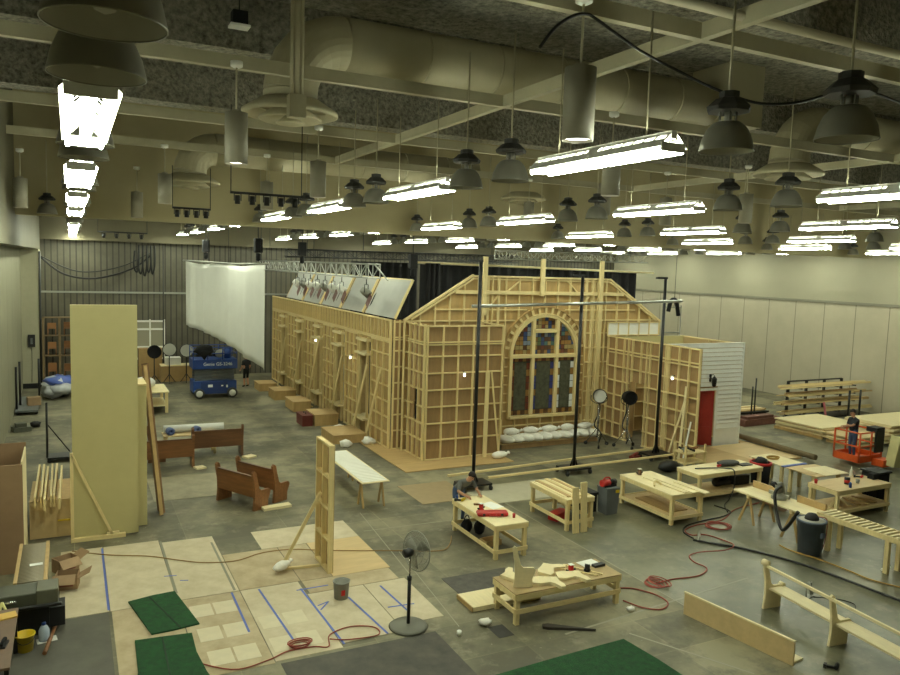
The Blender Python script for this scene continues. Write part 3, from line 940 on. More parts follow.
# box platforms at the foot of the wall
for k, (x0, y0, x1, y1, h, lb) in enumerate(((8.75, 26.7, 10.0, 28.3, .34, 'low wide plywood box nearest the camera at the foot of the chapel side wall'),
                                             (9.0, 30.0, 10.0, 31.3, .48, 'plywood box behind the red tool chest by the side wall'),
                                             (8.95, 33.2, 9.75, 34.7, .46, 'open plywood box in the middle of the row along the side wall'),
                                             (8.85, 36.3, 9.9, 37.6, .46, 'plywood box next but one to the far end of the row along the side wall'),
                                             (8.7, 39.0, 9.6, 40.2, .4, 'plywood box farthest along the chapel side wall'))):
    t = thing('plywood_box', lb, 'box', (x0, y0, 0))
    MB().box(-.02, -.02, h - .03, x1 - x0 + .02, y1 - y0 + .02, h).build('lid', PLYO, t)
    MB().box(0, 0, 0, x1 - x0, .02, h - .03).box(0, y1 - y0 - .02, 0, x1 - x0, y1 - y0, h - .03).box(0, .02, 0, .02, y1 - y0 - .02, h - .03).box(x1 - x0 - .02, .02, 0, x1 - x0, y1 - y0 - .02, h - .03).build('carcass', PLYM, t)
rt = thing('tool_chest', 'dark red tool chest on the floor beside a plywood box', 'tool chest', (8.72, 30.55, 0))
MB().box(-.24, -.5, 0, .2, .45, .4).build('body', mat('dark_red_paint', (96, 36, 28), .5, var=.1), rt, bevel=.02)
MB().box(-.25, -.51, .4, .21, .46, .46).build('lid', mat('dark_red_paint', (96, 36, 28)), rt)
MB().tube([(-.02, -.2, .46), (-.02, -.18, .52), (-.02, .12, .52), (-.02, .14, .46)], .015, 6).build('handle', STEEL, rt)
for k, (x, y, s, lb) in enumerate(((9.05, 26.25, .25, 'crumpled clear plastic on the floor at the near end of the side wall'), (10.0, 26.35, .28, 'crumpled white plastic bag beside the near raking brace'), (9.6, 28.6, .3, 'crumpled plastic lying behind the low wide box'), (9.7, 32.3, .22, 'crumpled plastic on the floor between two plywood boxes'))):
    tag(MB().blob((0, 0, s * .5), (s, s * .8, s * .5), 10, 6, .28).build('plastic_bag', BAG, loc=(x, y, .004)), lb, 'plastic')
# roof panels
for k, (y0, y1) in enumerate(((25.3, 28.4), (28.7, 31.3), (31.6, 34.2), (34.5, 37.3), (37.6, 40.6))):
    t = thing('roof_panel', 'tilted pale grey roof panel over the side wall, %s from the near end' % ORD[k], 'roof panel', (10.46, y0 - .15, 4.85), 0, 'tilted roof panels')
    L = y1 - y0
    q0, q1 = Vector((0, 0, 0)), Vector((.68, 0, 1.42))
    d = (q1 - q0).normalized(); nrm = Vector((-d.z, 0, d.x)) * .03
    def slab(a, b, ya, yb_, n0, n1):
        A, B = q0 + d * a, q0 + d * b
        vs_ = [(A.x + n0.x, ya, A.z + n0.z), (B.x + n0.x, ya, B.z + n0.z), (B.x + n0.x, yb_, B.z + n0.z), (A.x + n0.x, yb_, A.z + n0.z),
               (A.x + n1.x, ya, A.z + n1.z), (B.x + n1.x, ya, B.z + n1.z), (B.x + n1.x, yb_, B.z + n1.z), (A.x + n1.x, yb_, A.z + n1.z)]
        return MB().add(vs_, [(0, 1, 2, 3), (7, 6, 5, 4), (0, 4, 5, 1), (1, 5, 6, 2), (2, 6, 7, 3), (3, 7, 4, 0)])
    slab(.0, 1.55, .04, L - .04, nrm * 0, nrm).build('sheet', GREYR, t)
    slab(.0, 1.55, 0, .06, nrm * -1.5, nrm * 1.3).build('edge_batten', PINE, t)
    slab(.0, 1.55, L - .06, L, nrm * -1.5, nrm * 1.3).build('edge_batten', PLYM, t)
    slab(1.52, 1.57, 0, L, nrm * -1.5, nrm * 1.3).build('edge_batten', PINE, t)
# --- right-hand vestibule
flat('scenery_flat', 'long timber-framed wall of the right vestibule with a doorway, facing left', 'scenery flat', (19.95, 24.85, 0), -PI / 2, 5.2, 4.16, sorted(lsp(.03, 5.17, 11) + [1.32, 2.42, 3.45, 3.55]), [.03, .62, 1.2, 1.78, 2.36, 2.94, 3.5, 3.62, 4.13], PLYD, hole=(1.4, 2.35, .0, 2.45))
tag(MB().box(0, 0, 0, .02, .95, 2.4).build('ajar_door', PLYM, loc=(20.0, 23.45, 0.02), rotz=-.9), 'pale plywood door standing ajar in the vestibule doorway', 'door')
fc = thing('clapboard_facade', 'white clapboard front wall of the right vestibule', 'scenery wall', (19.98, 21.55, 0))
FW, FH, FX0, FX1, FD = 4.1, 4.1, 1.0, 2.82, 2.27
mb = MB()
nb = 20
z = .72
bh = (FH - .72) / nb
CLAP = WHITE
for k in range(nb):
    z0, z1 = .72 + k * bh + .022, .72 + (k + 1) * bh
    segs = [(0, FW)] if z0 >= FD else [(0, FX0), (FX1, FW)]
    for a, b in segs:
        vs_ = [(a, -.055, z0), (b, -.055, z0), (b, .0, z0), (a, 0, z0), (a, -.008, z1), (b, -.008, z1), (b, 0, z1), (a, 0, z1)]
        mb.add(vs_, [(0, 3, 2, 1), (4, 5, 6, 7), (0, 1, 5, 4), (1, 2, 6, 5), (2, 3, 7, 6), (3, 0, 4, 7)])
mb.build('clapboards', CLAP, fc)
MB().box(0, -.03, 0, FX0, 0, .66).build('skirting_panel', CLAP, fc)
MB().box(FX1, -.03, 0, FW, 0, .66).build('skirting_panel', CLAP, fc)
MB().box(FX1 - .02, -.06, .66, FW + .02, .0, .73).build('ledge', CLAP, fc)
MB().box(FX1 - .1, -.05, 0, FX1, .0, FD).box(FX0 - .1, -.05, 0, FX0, 0, FD).box(FX0 - .1, -.05, FD, FX1, 0, FD + .1).build('door_surround', CLAP, fc)
MB().box(-.0, .001, 0, FX0, .03, FH).box(FX1, 0, 0, FW, .03, FH).box(FX0, 0, FD, FX1, .03, FH).build('backing', PLYM, fc)
MB().box(FW - .06, -.045, 0, FW + .03, .03, FH).build('corner_board', CLAP, fc)
MB().box(0, -.04, FH, FW + .03, .05, FH + .04).build('cap', CLAP, fc)
rd = MB().box(0, -.045, 0, .95, 0, 2.2).build('door', REDP, fc, loc=(22.72 - 19.98, .07, .02), rotz=PI - .62)
rd['label'] = 'red panelled door standing ajar'
for z0, z1 in ((.15, .75), (.9, 2.05)):
    for x0, x1 in ((.1, .44), (.52, .86)):
        MB().box(x0, -.004, z0, x1, .012, z1).build('panel', REDP, rd)
MB().lathe([(0, 0), (.03, 0), (.035, .03), (.0, .06)], 10, (.88, 0, 1.0), M=Euler((-PI / 2, 0, 0)).to_matrix()).build('knob', STEEL, rd)
lt = thing('wall_lantern', 'black carriage lantern mounted on the white clapboard beside the red door', 'lantern', (22.32, 21.49, 2.62))
MB().box(-.04, -.02, .0, .04, .025, .3).build('back_plate', STEEL, lt)
MB().tube(smooth_path([(0, 0, .22), (0, -.12, .30), (0, -.2, .26)]), .012, 6).build('arm', STEEL, lt)
MB().lathe([(0, .26), (.03, .24), (.11, .14), (.10, .12), (.08, -.12), (.05, -.16), (0, -.18)], 6, (0, -.2, 0), smooth=False).build('lamp_body', STEEL, lt)
flat('scenery_flat', 'plain right side wall of the vestibule seen over its open top', 'scenery flat', (24.05, 25.0, 0), -PI / 2, 3.35, 4.1, [.03, 1.7, 3.32], [.03, 4.07], PLYL)
tag(box('back_board', (20.0, 24.80, 3.5), (24.0, 24.84, 4.1), CREAM), 'cream back board at the top of the open vestibule', 'board')
vp = thing('plywood_deck', 'low plywood deck spread in front of the red door', 'platform', (20.15, 18.9, 0.003))
MB().box(0, 0, 0, 2.2, 2.5, .06).build('sheet', PLYO, vp)
MB().box(2.21, 0, 0, 4.42, 2.5, .058).build('sheet', PLYL, vp)
MB().box(4.05, 2.51, 0, 4.42, 4.7, .05).build('sheet', PLYO, vp)
MB().box(.0, -.9, 0, 1.6, 0, .05).build('end_sheet', mat('pale_board_grey', (190, 184, 160), .6, var=.05), vp)
tag(MB().tube([(24.7, 22.3, .16), (24.6, 20.4, .16), (24.55, 18.3, .16)], [.11, .12, .11], 10).build('rolled_carpet', mat('carpet_backing', (112, 98, 72), .9, var=.15)), 'long rolled carpet lying beside the plywood deck', 'roll')
bpy.data.objects['rolled_carpet'].location.z = .025
# boards propped at the wing of the vestibule wall
for k, (x, y, dx, dy, h, w, lb) in enumerate(((19.5, 20.05, .28, .1, 2.75, .1, 'long pale board leaning on the end of the vestibule wall'), (19.62, 20.75, .22, -.5, 2.2, .07, 'batten crossing behind the long pale board at the vestibule wall'), (19.55, 19.9, .3, 0, 1.5, .06, 'white plastic-coated strip leaning near the vestibule wall end'))):
    tag(MB().bar((0, 0, 0), (dx, dy, h), w, .03, up=(1, 0, 0)).build('leaning_board', PALE if k < 2 else WHITE, loc=(x, y, .01)), lb, 'board')
# floor sheets along the set
tag(box('plywood_sheet', (9.75, 22.2, 0.004), (13.9, 23.28, .03), PLYO), 'plywood sheet on the floor in front of the front left flat', 'plywood sheet')
tag(box('plywood_sheet', (9.75, 23.3, 0.004), (10.85, 27.4, .03), PLYO), 'plywood sheet on the floor running along the side of the front left bay', 'plywood sheet')
tag(box('hardboard_sheet', (10.6, 18.3, 0.004), (13.9, 20.0, .012), mat('pale_hardboard', (176, 170, 146), .6, var=.06)), 'pale sheet on the floor under the end of the long timbers', 'sheet')
tag(box('hardboard_sheet', (8.9, 19.0, 0.004), (10.58, 20.9, .012), mat('tan_hardboard', (150, 130, 96), .65, var=.08)), 'tan sheet on the floor left of the nearest tall pole', 'sheet')

# clip lights
for k, (x, y, z, lb) in enumerate(((12.35, 23.22, 3.0, 'bright bulb clipped on the front left flat'), (19.74, 20.85, 2.95, 'bright bulb clipped on the vestibule wall'), (10.2, 34.1, 3.15, 'bright bulb clipped far along the chapel side wall'), (10.2, 29.2, 2.95, 'bright bulb clipped on the brace of the chapel side wall'))):
    t = thing('clip_light_mount', lb, 'clip light', (x, y, z))
    if k in (1, 2, 3): t.rotation_euler = (0, 0, -PI / 2)
    MB().blob((0, 0, 0), (.04, .04, .055), 10, 6).build('bulb', GLOW, t)
    MB().lathe([(.03, .05), (.065, -.0), (.06, -.005), (.025, .045)], 14, (0, .0, .06)).build('shade', WHITE, t)
    MB().bar((0, 0, .1), (0, .12, .1), .03, .03).build('clip', STEEL, t)

# tall black pole stands, aluminium pipe, long timbers
for k, (x, y, h, lb) in enumerate(((10.98, 19.85, 6.95, 'tall black pole on a wheeled base behind the bending worker'), (15.08, 20.3, 6.6, 'tall black pole on a wheeled base in front of the stained-glass window'), (19.15, 20.85, 6.58, 'tall black pole in front of the vestibule wall'))):
    t = thing('pole_stand', lb, 'pole stand', (x, y, 0))
    MB().tube([(0, 0, .2), (0, 0, h)], .055, 10).build('pole', STEEL, t)
    MB().box(-.42, -.05, 0, .06, .05, .07).build('top_arm', STEEL, t, loc=(0, 0, h))
    MB().box(-.5, -.32, .16, .5, .32, .22).build('base_plate', STEEL, t)
    MB().tube([(-.15, 0, .22), (0, 0, .6)], .03, 8).tube([(.15, 0, .22), (0, 0, .6)], .03, 8).build('base_strut', STEEL, t)
    for sx in (-1, 1):
        for sy in (-1, 1):
            MB().lathe([(0, -.03), (.08, -.03), (.08, .03), (0, .03)], 12, (sx * .46, sy * .3, .08), M=Euler((0, PI / 2, 0)).to_matrix()).build('wheel', DARK, t)
tag(MB().tube([(10.8, 19.97, 5.62), (19.5, 20.36, 5.82)], .05, 10).build('pipe_mounted_across', ALU), 'long aluminium pipe clamped across the tall black poles', 'pipe')
for y0, y1, lb in ((20.62, 21.33, 'long timber on the floor, the one nearer the chapel set'), (19.98, 20.28, 'long timber on the floor, the one nearer the workbenches')):
    tag(MB().bar((10.5 if y0 > 20.5 else 11.6, y0, .26), (20.2 if y0 > 20.5 else 19.6, y1, .26), .09, .06).build('long_timber', PINEX), lb, 'timber')
# rolling film lights on stands
def fresnel_stand(x, y, h, face, body, label, rz):
    t = thing('film_light_stand', label, 'film light', (x, y, 0), rz)
    MB().tube([(0, 0, .35), (0, 0, h - .1)], [.035, .028], 10).build('column', CHROME, t)
    MB().tube([(0, 0, .9), (0, 0, 1.2)], .05, 10).build('sleeve', CHROME, t)
    for a in range(3):
        an = a * 2 * PI / 3 + .5
        mb = MB().tube([(0, 0, .75), (.45 * math.cos(an), .45 * math.sin(an), .12)], .018, 8).tube([(0, 0, .38), (.3 * math.cos(an), .3 * math.sin(an), .35)], .014, 8)
        leg = mb.build('leg', CHROME, t)
        MB().lathe([(0, -.03), (.07, -.03), (.07, .03), (0, .03)], 12, (.47 * math.cos(an), .47 * math.sin(an), .075), M=Euler((PI / 2, 0, an)).to_matrix()).build('caster', DARK, leg)
    M = Euler((PI / 2, 0, 0)).to_matrix()
    MB().lathe([(0, -.22), (.2, -.2), (.25, -.05), (.27, .1), (.27, .2), (.25, .2), (.25, .12)], 22, (0, 0, h), M=M).build('head', body, t)
    MB().lathe([(0, .14), (.15, .13), (.25, .12)], 22, (0, 0, h), M=M).build('lens', face, t)
    MB().tube(smooth_path([(-.3, 0, h), (-.29, 0, h - .2), (0, 0, h - .33), (.29, 0, h - .2), (.3, 0, h)], 4), .016, 6).build('yoke', CHROME, t)
    MB().tube(smooth_path([(0, .2, h - .1), (.1, .3, h - .6), (-.1, .2, .8), (.15, .1, .5), (.1, .2, .1)]), .03, 6).build('hanging_lead', CABK, t)
    return t
fresnel_stand(18.25, 23.15, 2.0, mat('silver_lens', (226, 226, 218), .4), STEEL, 'film light on a chrome wheeled stand with a pale round lens', -.5)
fresnel_stand(19.2, 22.55, 1.98, BLACK, BLACK, 'film light on a chrome wheeled stand with a black round head', -.2)

# truss with film lights over the side wall
def lattice(t, a, b, w, h, m, nb, r=.025):
    a, b = Vector(a), Vector(b)
    d = (b - a).normalized(); sd = Vector((0, 0, 1)).cross(d).normalized() * w / 2; up = Vector((0, 0, h))
    for s1 in (-1, 1):
        for u in (0, 1):
            MB().tube([a + sd * s1 + up * u, b + sd * s1 + up * u], r, 6).build('chord', m, t)
    mb = MB()
    n = nb
    for k in range(n):
        p, q = a.lerp(b, k / n), a.lerp(b, (k + 1) / n)
        for s1 in (-1, 1):
            e = (p, q) if k % 2 else (q, p)
            mb.tube([e[0] + sd * s1, e[1] + sd * s1 + up], r * .6, 5, cap=False)
            mb.tube([p + sd * s1, p + sd * s1 + up], r * .6, 5, cap=False)
        mb.tube([p - sd, p + sd], r * .6, 5, cap=False); mb.tube([p - sd + up, p + sd + up], r * .6, 5, cap=False)
    mb.build('lattice', m, t)
tr = thing('hanging_lighting_truss', 'pale aluminium lattice truss hung along the top of the chapel side wall', 'truss', (9.9, 24.6, 6.28))
lattice(tr, (0, 1.3, 0), (0, 19.0, 0), .45, .5, ALU, 24, .03)
MB().tube([(0, 1.3, .5), (0.1, .2, -.05)], .03, 6).build('end_strut', ALU, tr)
for y in (2.5, 9, 17.5): MB().tube([(0, y, .5), (0, y, 5.2)], .012, 5).build('chain', STEEL, tr)
for k in range(8):
    y = 28.3 + (1.12 * k if k else -1.75)
    lab = 'film light with barn doors under the side truss, %s from the near end' % ORD[k]
    t = thing('hanging_film_light', lab, 'film light', (9.85, y, 5.72), .9, 'film lights under the truss')
    MB().lathe([(0, -.22), (.12, -.22), (.15, -.1), (.15, .16), (.14, .16), (.13, .05), (0, .05)], 14, (0, 0, 0), M=Euler((2.2, 0, 0)).to_matrix()).build('housing', WHITE if k % 3 else GALV, t)
    MB().tube([(-.22, 0, 0), (-.22, 0, .3), (.22, 0, .3), (.22, 0, 0)], .015, 5).build('yoke', STEEL, t)
    MB().tube([(0, 0, .3), (0, 0, .5)], .02, 5).build('hook_clamp', STEEL, t)
    MB().obox((.20, -.2, -.26), (.46, .012, .46), (.45, .3, .5)).build('barn_door', BLACK, t)
    MB().obox((-.24, -.18, -.28), (.42, .012, .46), (.3, -.4, .5)).build('barn_door', mat('red_brown_metal', (96, 52, 42), .5), t)

# white cloth and its pipe
mb = MB()
NU, NV = 60, 14
vs_, fs_ = [], []
for i in range(NU + 1):
    u = i / NU
    x, y = 6.87 + (5.22 - 6.87) * u, 30.0 + 10.2 * u
    fold = .10 * math.sin(u * 26) * (.5 + .5 * math.sin(u * 7 + 1)) + .04 * math.sin(u * 61)
    top = 6.62 - .10 * math.sin(u * PI * 2) ** 2
    bot = 2.42 + .98 * u + .22 * math.sin(u * PI)
    for j in range(NV + 1):
        v = j / NV
        vs_.append((x + fold * (.35 + .65 * v) * .9, y, top + (bot - top) * v))
for i in range(NU):
    for j in range(NV):
        a = i * (NV + 1) + j
        fs_.append((a, a + 1, a + NV + 2, a + NV + 1))
mb.add(vs_, fs_, True)
cl = thing('hanging_white_cloth', 'large white cloth hung like a screen left of the chapel set', 'cloth', (0, 0, 0))
co = mb.build('cloth', SHEET, cl)
md = co.modifiers.new('thickness', 'SOLIDIFY'); md.thickness = .015
MB().tube([(6.95, 29.6, 6.66), (6.2, 34, 6.60), (5.15, 40.6, 6.66)], .04, 8).build('batten_pipe', GALV, cl)
for p in ((6.8, 30.4), (6.2, 34), (5.78, 36.8)):
    MB().tube([(p[0], p[1], 6.62), (p[0], p[1], 11.4)], .012, 5).build('drop_line', STEEL, cl)
for x, y, z, lb in ((6.95, 31.6, 7.4, 'black motor hoist above the near end of the white cloth'), (5.95, 38.6, 7.4, 'black motor hoist above the far end of the white cloth'), (9.2, 33.0, 7.35, 'black lamp cluster hanging above the truss'), (12.8, 29.0, 6.95, 'black lamp cluster hanging near the end of the truss')):
    t = thing('hanging_hoist', lb, 'hoist', (x, y, z))
    MB().box(-.16, -.16, -.3, .16, .16, .3).build('body', BLACK, t, bevel=.03)
    MB().tube([(0, 0, .3), (0, 0, 11.4 - z)], .02, 6).build('chain', STEEL, t)
    MB().lathe([(0, -.3), (.1, -.34), (.1, -.6), (.0, -.66)], 10).build('chain_bag', BLACK, t)
# black drapes behind the set
def drape(x0, x1, y, z0, z1, label, folds):
    mb = MB(); vs_, fs_ = [], []
    n = folds * 6
    for i in range(n + 1):
        x = x0 + (x1 - x0) * i / n
        dy = .12 * math.sin(i * 2 * PI / 6)
        vs_ += [(x, y + dy, z0), (x, y + dy * .6, z1)]
    for i in range(n):
        fs_.append((2 * i, 2 * i + 2, 2 * i + 3, 2 * i + 1))
    mb.add(vs_, fs_, True)
    o = mb.build('hanging_black_drape', BLACK)
    md = o.modifiers.new('thickness', 'SOLIDIFY'); md.thickness = .02
    return tag(o, label, 'drape')
drape(16.3, 30.7, 36, .02, 6.85, 'long black drape hung behind the gable of the chapel set', 24)
drape(13.6, 14.3, 29.5, .05, 6.9, 'narrow black drape hung behind the near roof panel', 3)
drape(12.6, 16.2, 36.2, .05, 6.9, 'black drape hung behind the middle roof panels', 8)
tag(MB().tube([(15.5, 35.7, 6.95), (31.8, 35.7, 6.78)], .06, 8).build('pipe_hanging_batten', PALE), 'pale batten along the top of the long black drape', 'batten')
t2 = thing('hanging_lighting_truss', 'dim lattice truss hanging above the gable, beyond the strip lights', 'truss', (18.0, 31.0, 7.2))
lattice(t2, (0, 0, 0), (9.0, 0, .1), .4, .4, GALV, 22, .03)
for x in (1, 8): MB().tube([(x, 0, .4), (x, 0, 4.2)], .012, 5).build('chain', STEEL, t2)
t2 = thing('hanging_lighting_truss', 'dark lattice truss hanging across the hall above the truss-end lamps', 'truss', (9.0, 35.0, 7.0))
lattice(t2, (0, 0, 0), (12.5, 0, .1), .4, .35, STEEL, 26, .03)
for x in (1, 11): MB().tube([(x, 0, .35), (x, 0, 4.4)], .012, 5).build('chain', STEEL, t2)
# camera-like rig seen above the vestibule roof
rg = thing('rigging_frame', 'dark rigging frame with a draped black cloth behind the vestibule roof', 'rig', (25.55, 27.2, 0))
for x in (-.5, .5):
    MB().tube([(x, 0, 0), (x, 0, 5.3)], .03, 6).build('upright', GALV, rg)
for z in (4.0, 5.2): MB().tube([(-.5, 0, z), (.5, 0, z)], .03, 6).build('crossbar', GALV, rg)
MB().tube(smooth_path([(-.35, -.05, 5.0), (-.2, -.05, 5.5), (.1, -.05, 5.5), (.3, -.05, 4.8)]), .10, 7).build('draped_cable', BLACK, rg)
MB().tube([(.05, 0, 5.2), (.05, 0, 11.4)], .012, 5).build('drop_line', STEEL, rg)

t = thing('tool_cabinet', 'dark red cabinet standing inside the vestibule, seen through its doorway', 'cabinet', (21.3, 22.6, 0))
MB().box(-.4, -.6, .1, .4, .6, 1.6).build('body', mat('cabinet_red', (120, 44, 34), .5, var=.12), t)
for i in range(4): MB().box(-.42, -.55, .2 + .34 * i, -.40, .55, .48 + .34 * i).build('drawer', mat('cabinet_red', (120, 44, 34)), t)
for y in (-.5, .5): MB().box(-.35, y - .05, 0, .35, y + .05, .1).build('foot', STEEL, t)
small_ = MB().box(-.3, -.4, 0, .3, .4, .35).build('storage_box', STEEL, loc=(21.3, 22.6, 1.602))
tag(small_, 'black box on top of the dark red cabinet inside the vestibule', 'box')
# ================================================================== FLOOR COVERING AT THE LEFT
k = 0
def sheet_on_floor(x0, y0, x1, y1, m, label, h=.006, rot=0.0):
    o = box('floor_board_sheet', (x0, y0, .001), (x1, y1, .001 + h), m)
    o.rotation_euler.z = rot
    return tag(o, label, 'floor sheet')
KR2 = mat('kraft_paper_darker', (194, 178, 146), .75, rgb2=(162, 144, 112), scale=1.6, detail=9)
for i, (x0, y0, x1, y1, m, lb) in enumerate((
        (-.28, 15.25, .58, 18.82, KRAFT, 'pale floor sheet left of the first strip of blue tape'),
        (.60, 15.25, 1.80, 18.80, KRAFT, 'pale floor sheet with small blue tape scraps, left of the upper turf mat'),
        (1.82, 15.25, 3.02, 18.62, KRAFT, 'pale floor sheet behind the turf mats crossed by the tan cord'),
        (.62, 12.55, 1.80, 15.23, KR2, 'stained floor sheet under the two turf mats'),
        (1.82, 12.15, 3.02, 15.23, KR2, 'floor sheet with paler squares right of the turf mats'),
        (3.04, 12.2, 4.24, 15.23, KRAFT, 'floor sheet between the third and fourth strips of blue tape'),
        (4.26, 12.35, 5.46, 14.55, KRAFT, 'floor sheet in front of the grey bucket'),
        (5.48, 12.6, 6.42, 14.55, KRAFT, 'floor sheet under the pedestal fan side of the paper'),
        (3.04, 15.25, 4.30, 17.3, KR2, 'dusty floor sheet left of the standing timber frame'),
        (4.32, 14.57, 6.3, 15.2, KR2, 'dusty floor sheet in front of the standing timber frame'),
        (4.32, 15.22, 5.0, 17.3, KR2, 'dusty floor sheet behind the sandbag'),
        (3.95, 17.32, 6.36, 18.55, KRAFT, 'pale plywood sheet at the back of the floor covering'))):
    sheet_on_floor(x0, y0, x1, y1, m, lb)
sheet_on_floor(5.02, 15.2, 6.35, 17.3, PLYL, 'plywood sheet right of the standing timber frame', .012)
SQ = mat('pale_square', (208, 198, 170), .75, var=.05)
for i, (x, y) in enumerate(((1.98, 14.35), (2.42, 14.35), (1.98, 13.35), (2.44, 13.35), (2.02, 12.45), (2.46, 12.45), (3.10, 13.4), (3.56, 13.4), (3.1, 12.5), (3.58, 12.5))):
    o = box('paper_square', (x, y, .0075), (x + .40, y + .52, .0095), SQ)
    tag(o, 'pale paper square on the stained floor sheet, %s counted from the turf mats' % ORD[i], 'paper', 'paper squares on the floor sheets')
TP = [((.57, 18.72), (.57, 15.3), 'leftmost blue tape strip'), ((2.86, 15.2), (2.84, 13.4), 'blue tape strip right of the turf mats'), ((3.40, 15.15), (3.5, 12.8), 'blue tape strip ending at the red cord coil'),
      ((4.20, 14.85), (4.29, 12.3), 'blue tape strip with a triangle beside it'), ((4.98, 14.1), (5.15, 12.35), 'blue tape strip running from the grey bucket'), ((5.78, 14.36), (5.86, 13.0), 'blue tape strip near the pedestal fan'),
      ((4.1, 14.8), (4.78, 14.8), 'blue tape strip crossing towards the bucket'), ((5.55, 13.35), (6.1, 13.3), 'short blue tape crossing the strip near the fan'), ((4.3, 13.75), (4.55, 14.05), 'short slanting blue tape of the triangle'), ((4.3, 13.95), (4.55, 14.05), 'short blue tape closing the triangle'),
      ((1.70, 16.55), (1.95, 16.5), 'short scrap of blue tape on the pale sheet, farther one'), ((1.98, 16.2), (2.14, 16.15), 'short scrap of blue tape on the pale sheet, nearer one')]
for a, b, lb in TP:
    tag(MB().bar((0, 0, 0), (b[0] - a[0], b[1] - a[1], 0), .042 if 'strip' in lb else .034, .002).build('blue_tape', TAPE, loc=(a[0], a[1], .0125)), lb + ' on the floor covering', 'tape')
# dark joints painted on floor: grey tape lines
for x, y0, y1, lb in ((1.84, 15.6, 18.7, 'grey tape line left of the slit in the floor covering'), (2.94, 15.3, 18.2, 'grey tape line behind the paper squares')):
    tag(MB().bar((0, 0, 0), (0, y1 - y0, 0), .05, .0015).build('grey_tape', mat('grey_tape', (128, 126, 108), .6), loc=(x, y0, .0085)), lb, 'tape')
cable('cord', [(-.05, 18.75), (.7, 18.2), (1.5, 17.8), (2.1, 17.3), (2.6, 16.95), (3.25, 16.8), (3.9, 17.05), (4.6, 17.0), (5.4, 16.6), (6.9, 15.98), (7.8, 15.62), (8.2, 15.9), (8.5, 16.4)], .012, CABRN, 'tan cord wandering across the floor covering to the workbench', 'cord', z=.028)
cable('cord', [(1.6, 12.9), (2.3, 12.2), (2.9, 12.25), (3.3, 12.42), (3.75, 12.4), (4.0, 12.3), (4.15, 12.7), (4.6, 12.85), (5.0, 12.65), (4.95, 12.35), (4.4, 12.4), (4.1, 12.55)], .012, CARED, 'thin red cord along the front edge of the floor covering', 'cord', z=.026)
coil = MB()
for q in range(4):
    coil.tube([(math.cos(a * PI / 8) * (.16 + .02 * q), math.sin(a * PI / 8) * (.11 + .02 * (q % 2)), .012 + .02 * q) for a in range(17)], .012, 6, cap=False)
tag(coil.build('cord_coil', CARED, loc=(3.55, 12.55, .012)), 'small coil of red cord at the end of a blue tape strip', 'cord')
# turf mats
def turf(name, poly, label, seams=()):
    mb = MB()
    mb.prism(poly, 2, 0, .03)
    o = mb.build(name, GRASS)
    bm = bmesh.new(); bm.from_mesh(o.data)
    bmesh.ops.triangulate(bm, faces=bm.faces)
    bm.to_mesh(o.data); bm.free()
    o.location.z = .0085
    tag(o, label, 'turf')
    for a, b in seams:
        MB().bar((a[0], a[1], .032), (b[0], b[1], .032), .03, .004).build('seam', mat('turf_seam', (10, 40, 18), .9), o)
    return o
turf('turf_mat', [(.93, 15.5), (1.4, 15.62), (1.81, 15.66), (2.06, 14.05), (1.6, 13.98), (1.22, 13.96)], 'green artificial turf mat, the farther of the two on the floor sheets', [((1.32, 15.55), (1.72, 14.0))])
turf('turf_mat', [(.93, 13.82), (1.4, 13.78), (1.88, 13.72), (1.86, 13.0), (1.92, 12.3), (2.0, 11.8), (.75, 11.8), (.9, 12.7)], 'green artificial turf mat, the nearer of the two on the floor sheets', [((1.38, 13.75), (1.35, 11.85))])
turf('turf_carpet', [(6.1, 10.28), (7.5, 10.36), (9.06, 10.42), (9.15, 9.6), (9.2, 8.0), (6.2, 8.0)], 'big green artificial turf sheet at the bottom of the picture')
DKM = mat('dark_floor_patch', (44, 42, 38), .7, var=.2)
sheet_on_floor(6.5, 6.2, 6.8, 6.5, DKM, 'x') if False else None
sheet_on_floor(7.15, 13.15, 8.75, 14.2, mat('black_sheet', (48, 46, 42), .6, rgb2=(78, 74, 66), scale=5), 'black scuffed sheet on the floor behind the low front bench', .008)
pb = thing('plywood_board', 'thick plywood board lying on the floor left of the low front bench', 'board', (7.02, 12.5, .012))
MB().box(0, 0, 0, 1.6, .68, .09).build('board', PALE, pb)
MB().box(-.02, 0, 0, 0, .68, .092).build('edge', PLYM, pb)

# ================================================================== WORKBENCHES
def bench(label, x0, y0, x1, y1, h, shelf=None, top=PALE, legs=True, stretch=.22, name='workbench', inset=.05):
    t = thing(name, label, 'workbench', (x0, y0, 0))
    W, D = x1 - x0, y1 - y0
    MB().box(-.02, -.02, h - .022, W + .02, D + .02, h).build('tabletop', top, t)
    for x in (inset, W - inset):
        for y in (inset, D - inset):
            MB().box(-.045, -.045, 0, .045, .045, h - .022).build('leg', PINE, t, loc=(x, y, 0))
    for y in (inset - .06, D - inset + .06):
        MB().box(0, -.018, h - .13, W, .018, h - .023).build('apron_rail', PINEX, t, loc=(0, y, 0))
        if stretch: MB().box(0, -.018, stretch - .05, W, .018, stretch + .04).build('stretcher', PINEX, t, loc=(0, y, 0))
    for x in (inset - .06, W - inset + .06):
        MB().box(-.018, 0, h - .13, .018, D, h - .023).build('apron_rail', PINE, t, loc=(x, 0, 0))
        if stretch: MB().box(-.018, 0, stretch - .05, .018, D, stretch + .04).build('stretcher', PINE, t, loc=(x, 0, 0))
    if shelf:
        MB().box(.02, .02, shelf, W - .02, D - .02, shelf + .02).build('shelf', PLYL, t)
    return t
def small(name, mb, m, label, cat, loc, rotz=0.0, group=None):
    return tag(mb.build(name, m, loc=loc, rotz=rotz), label, cat, group)

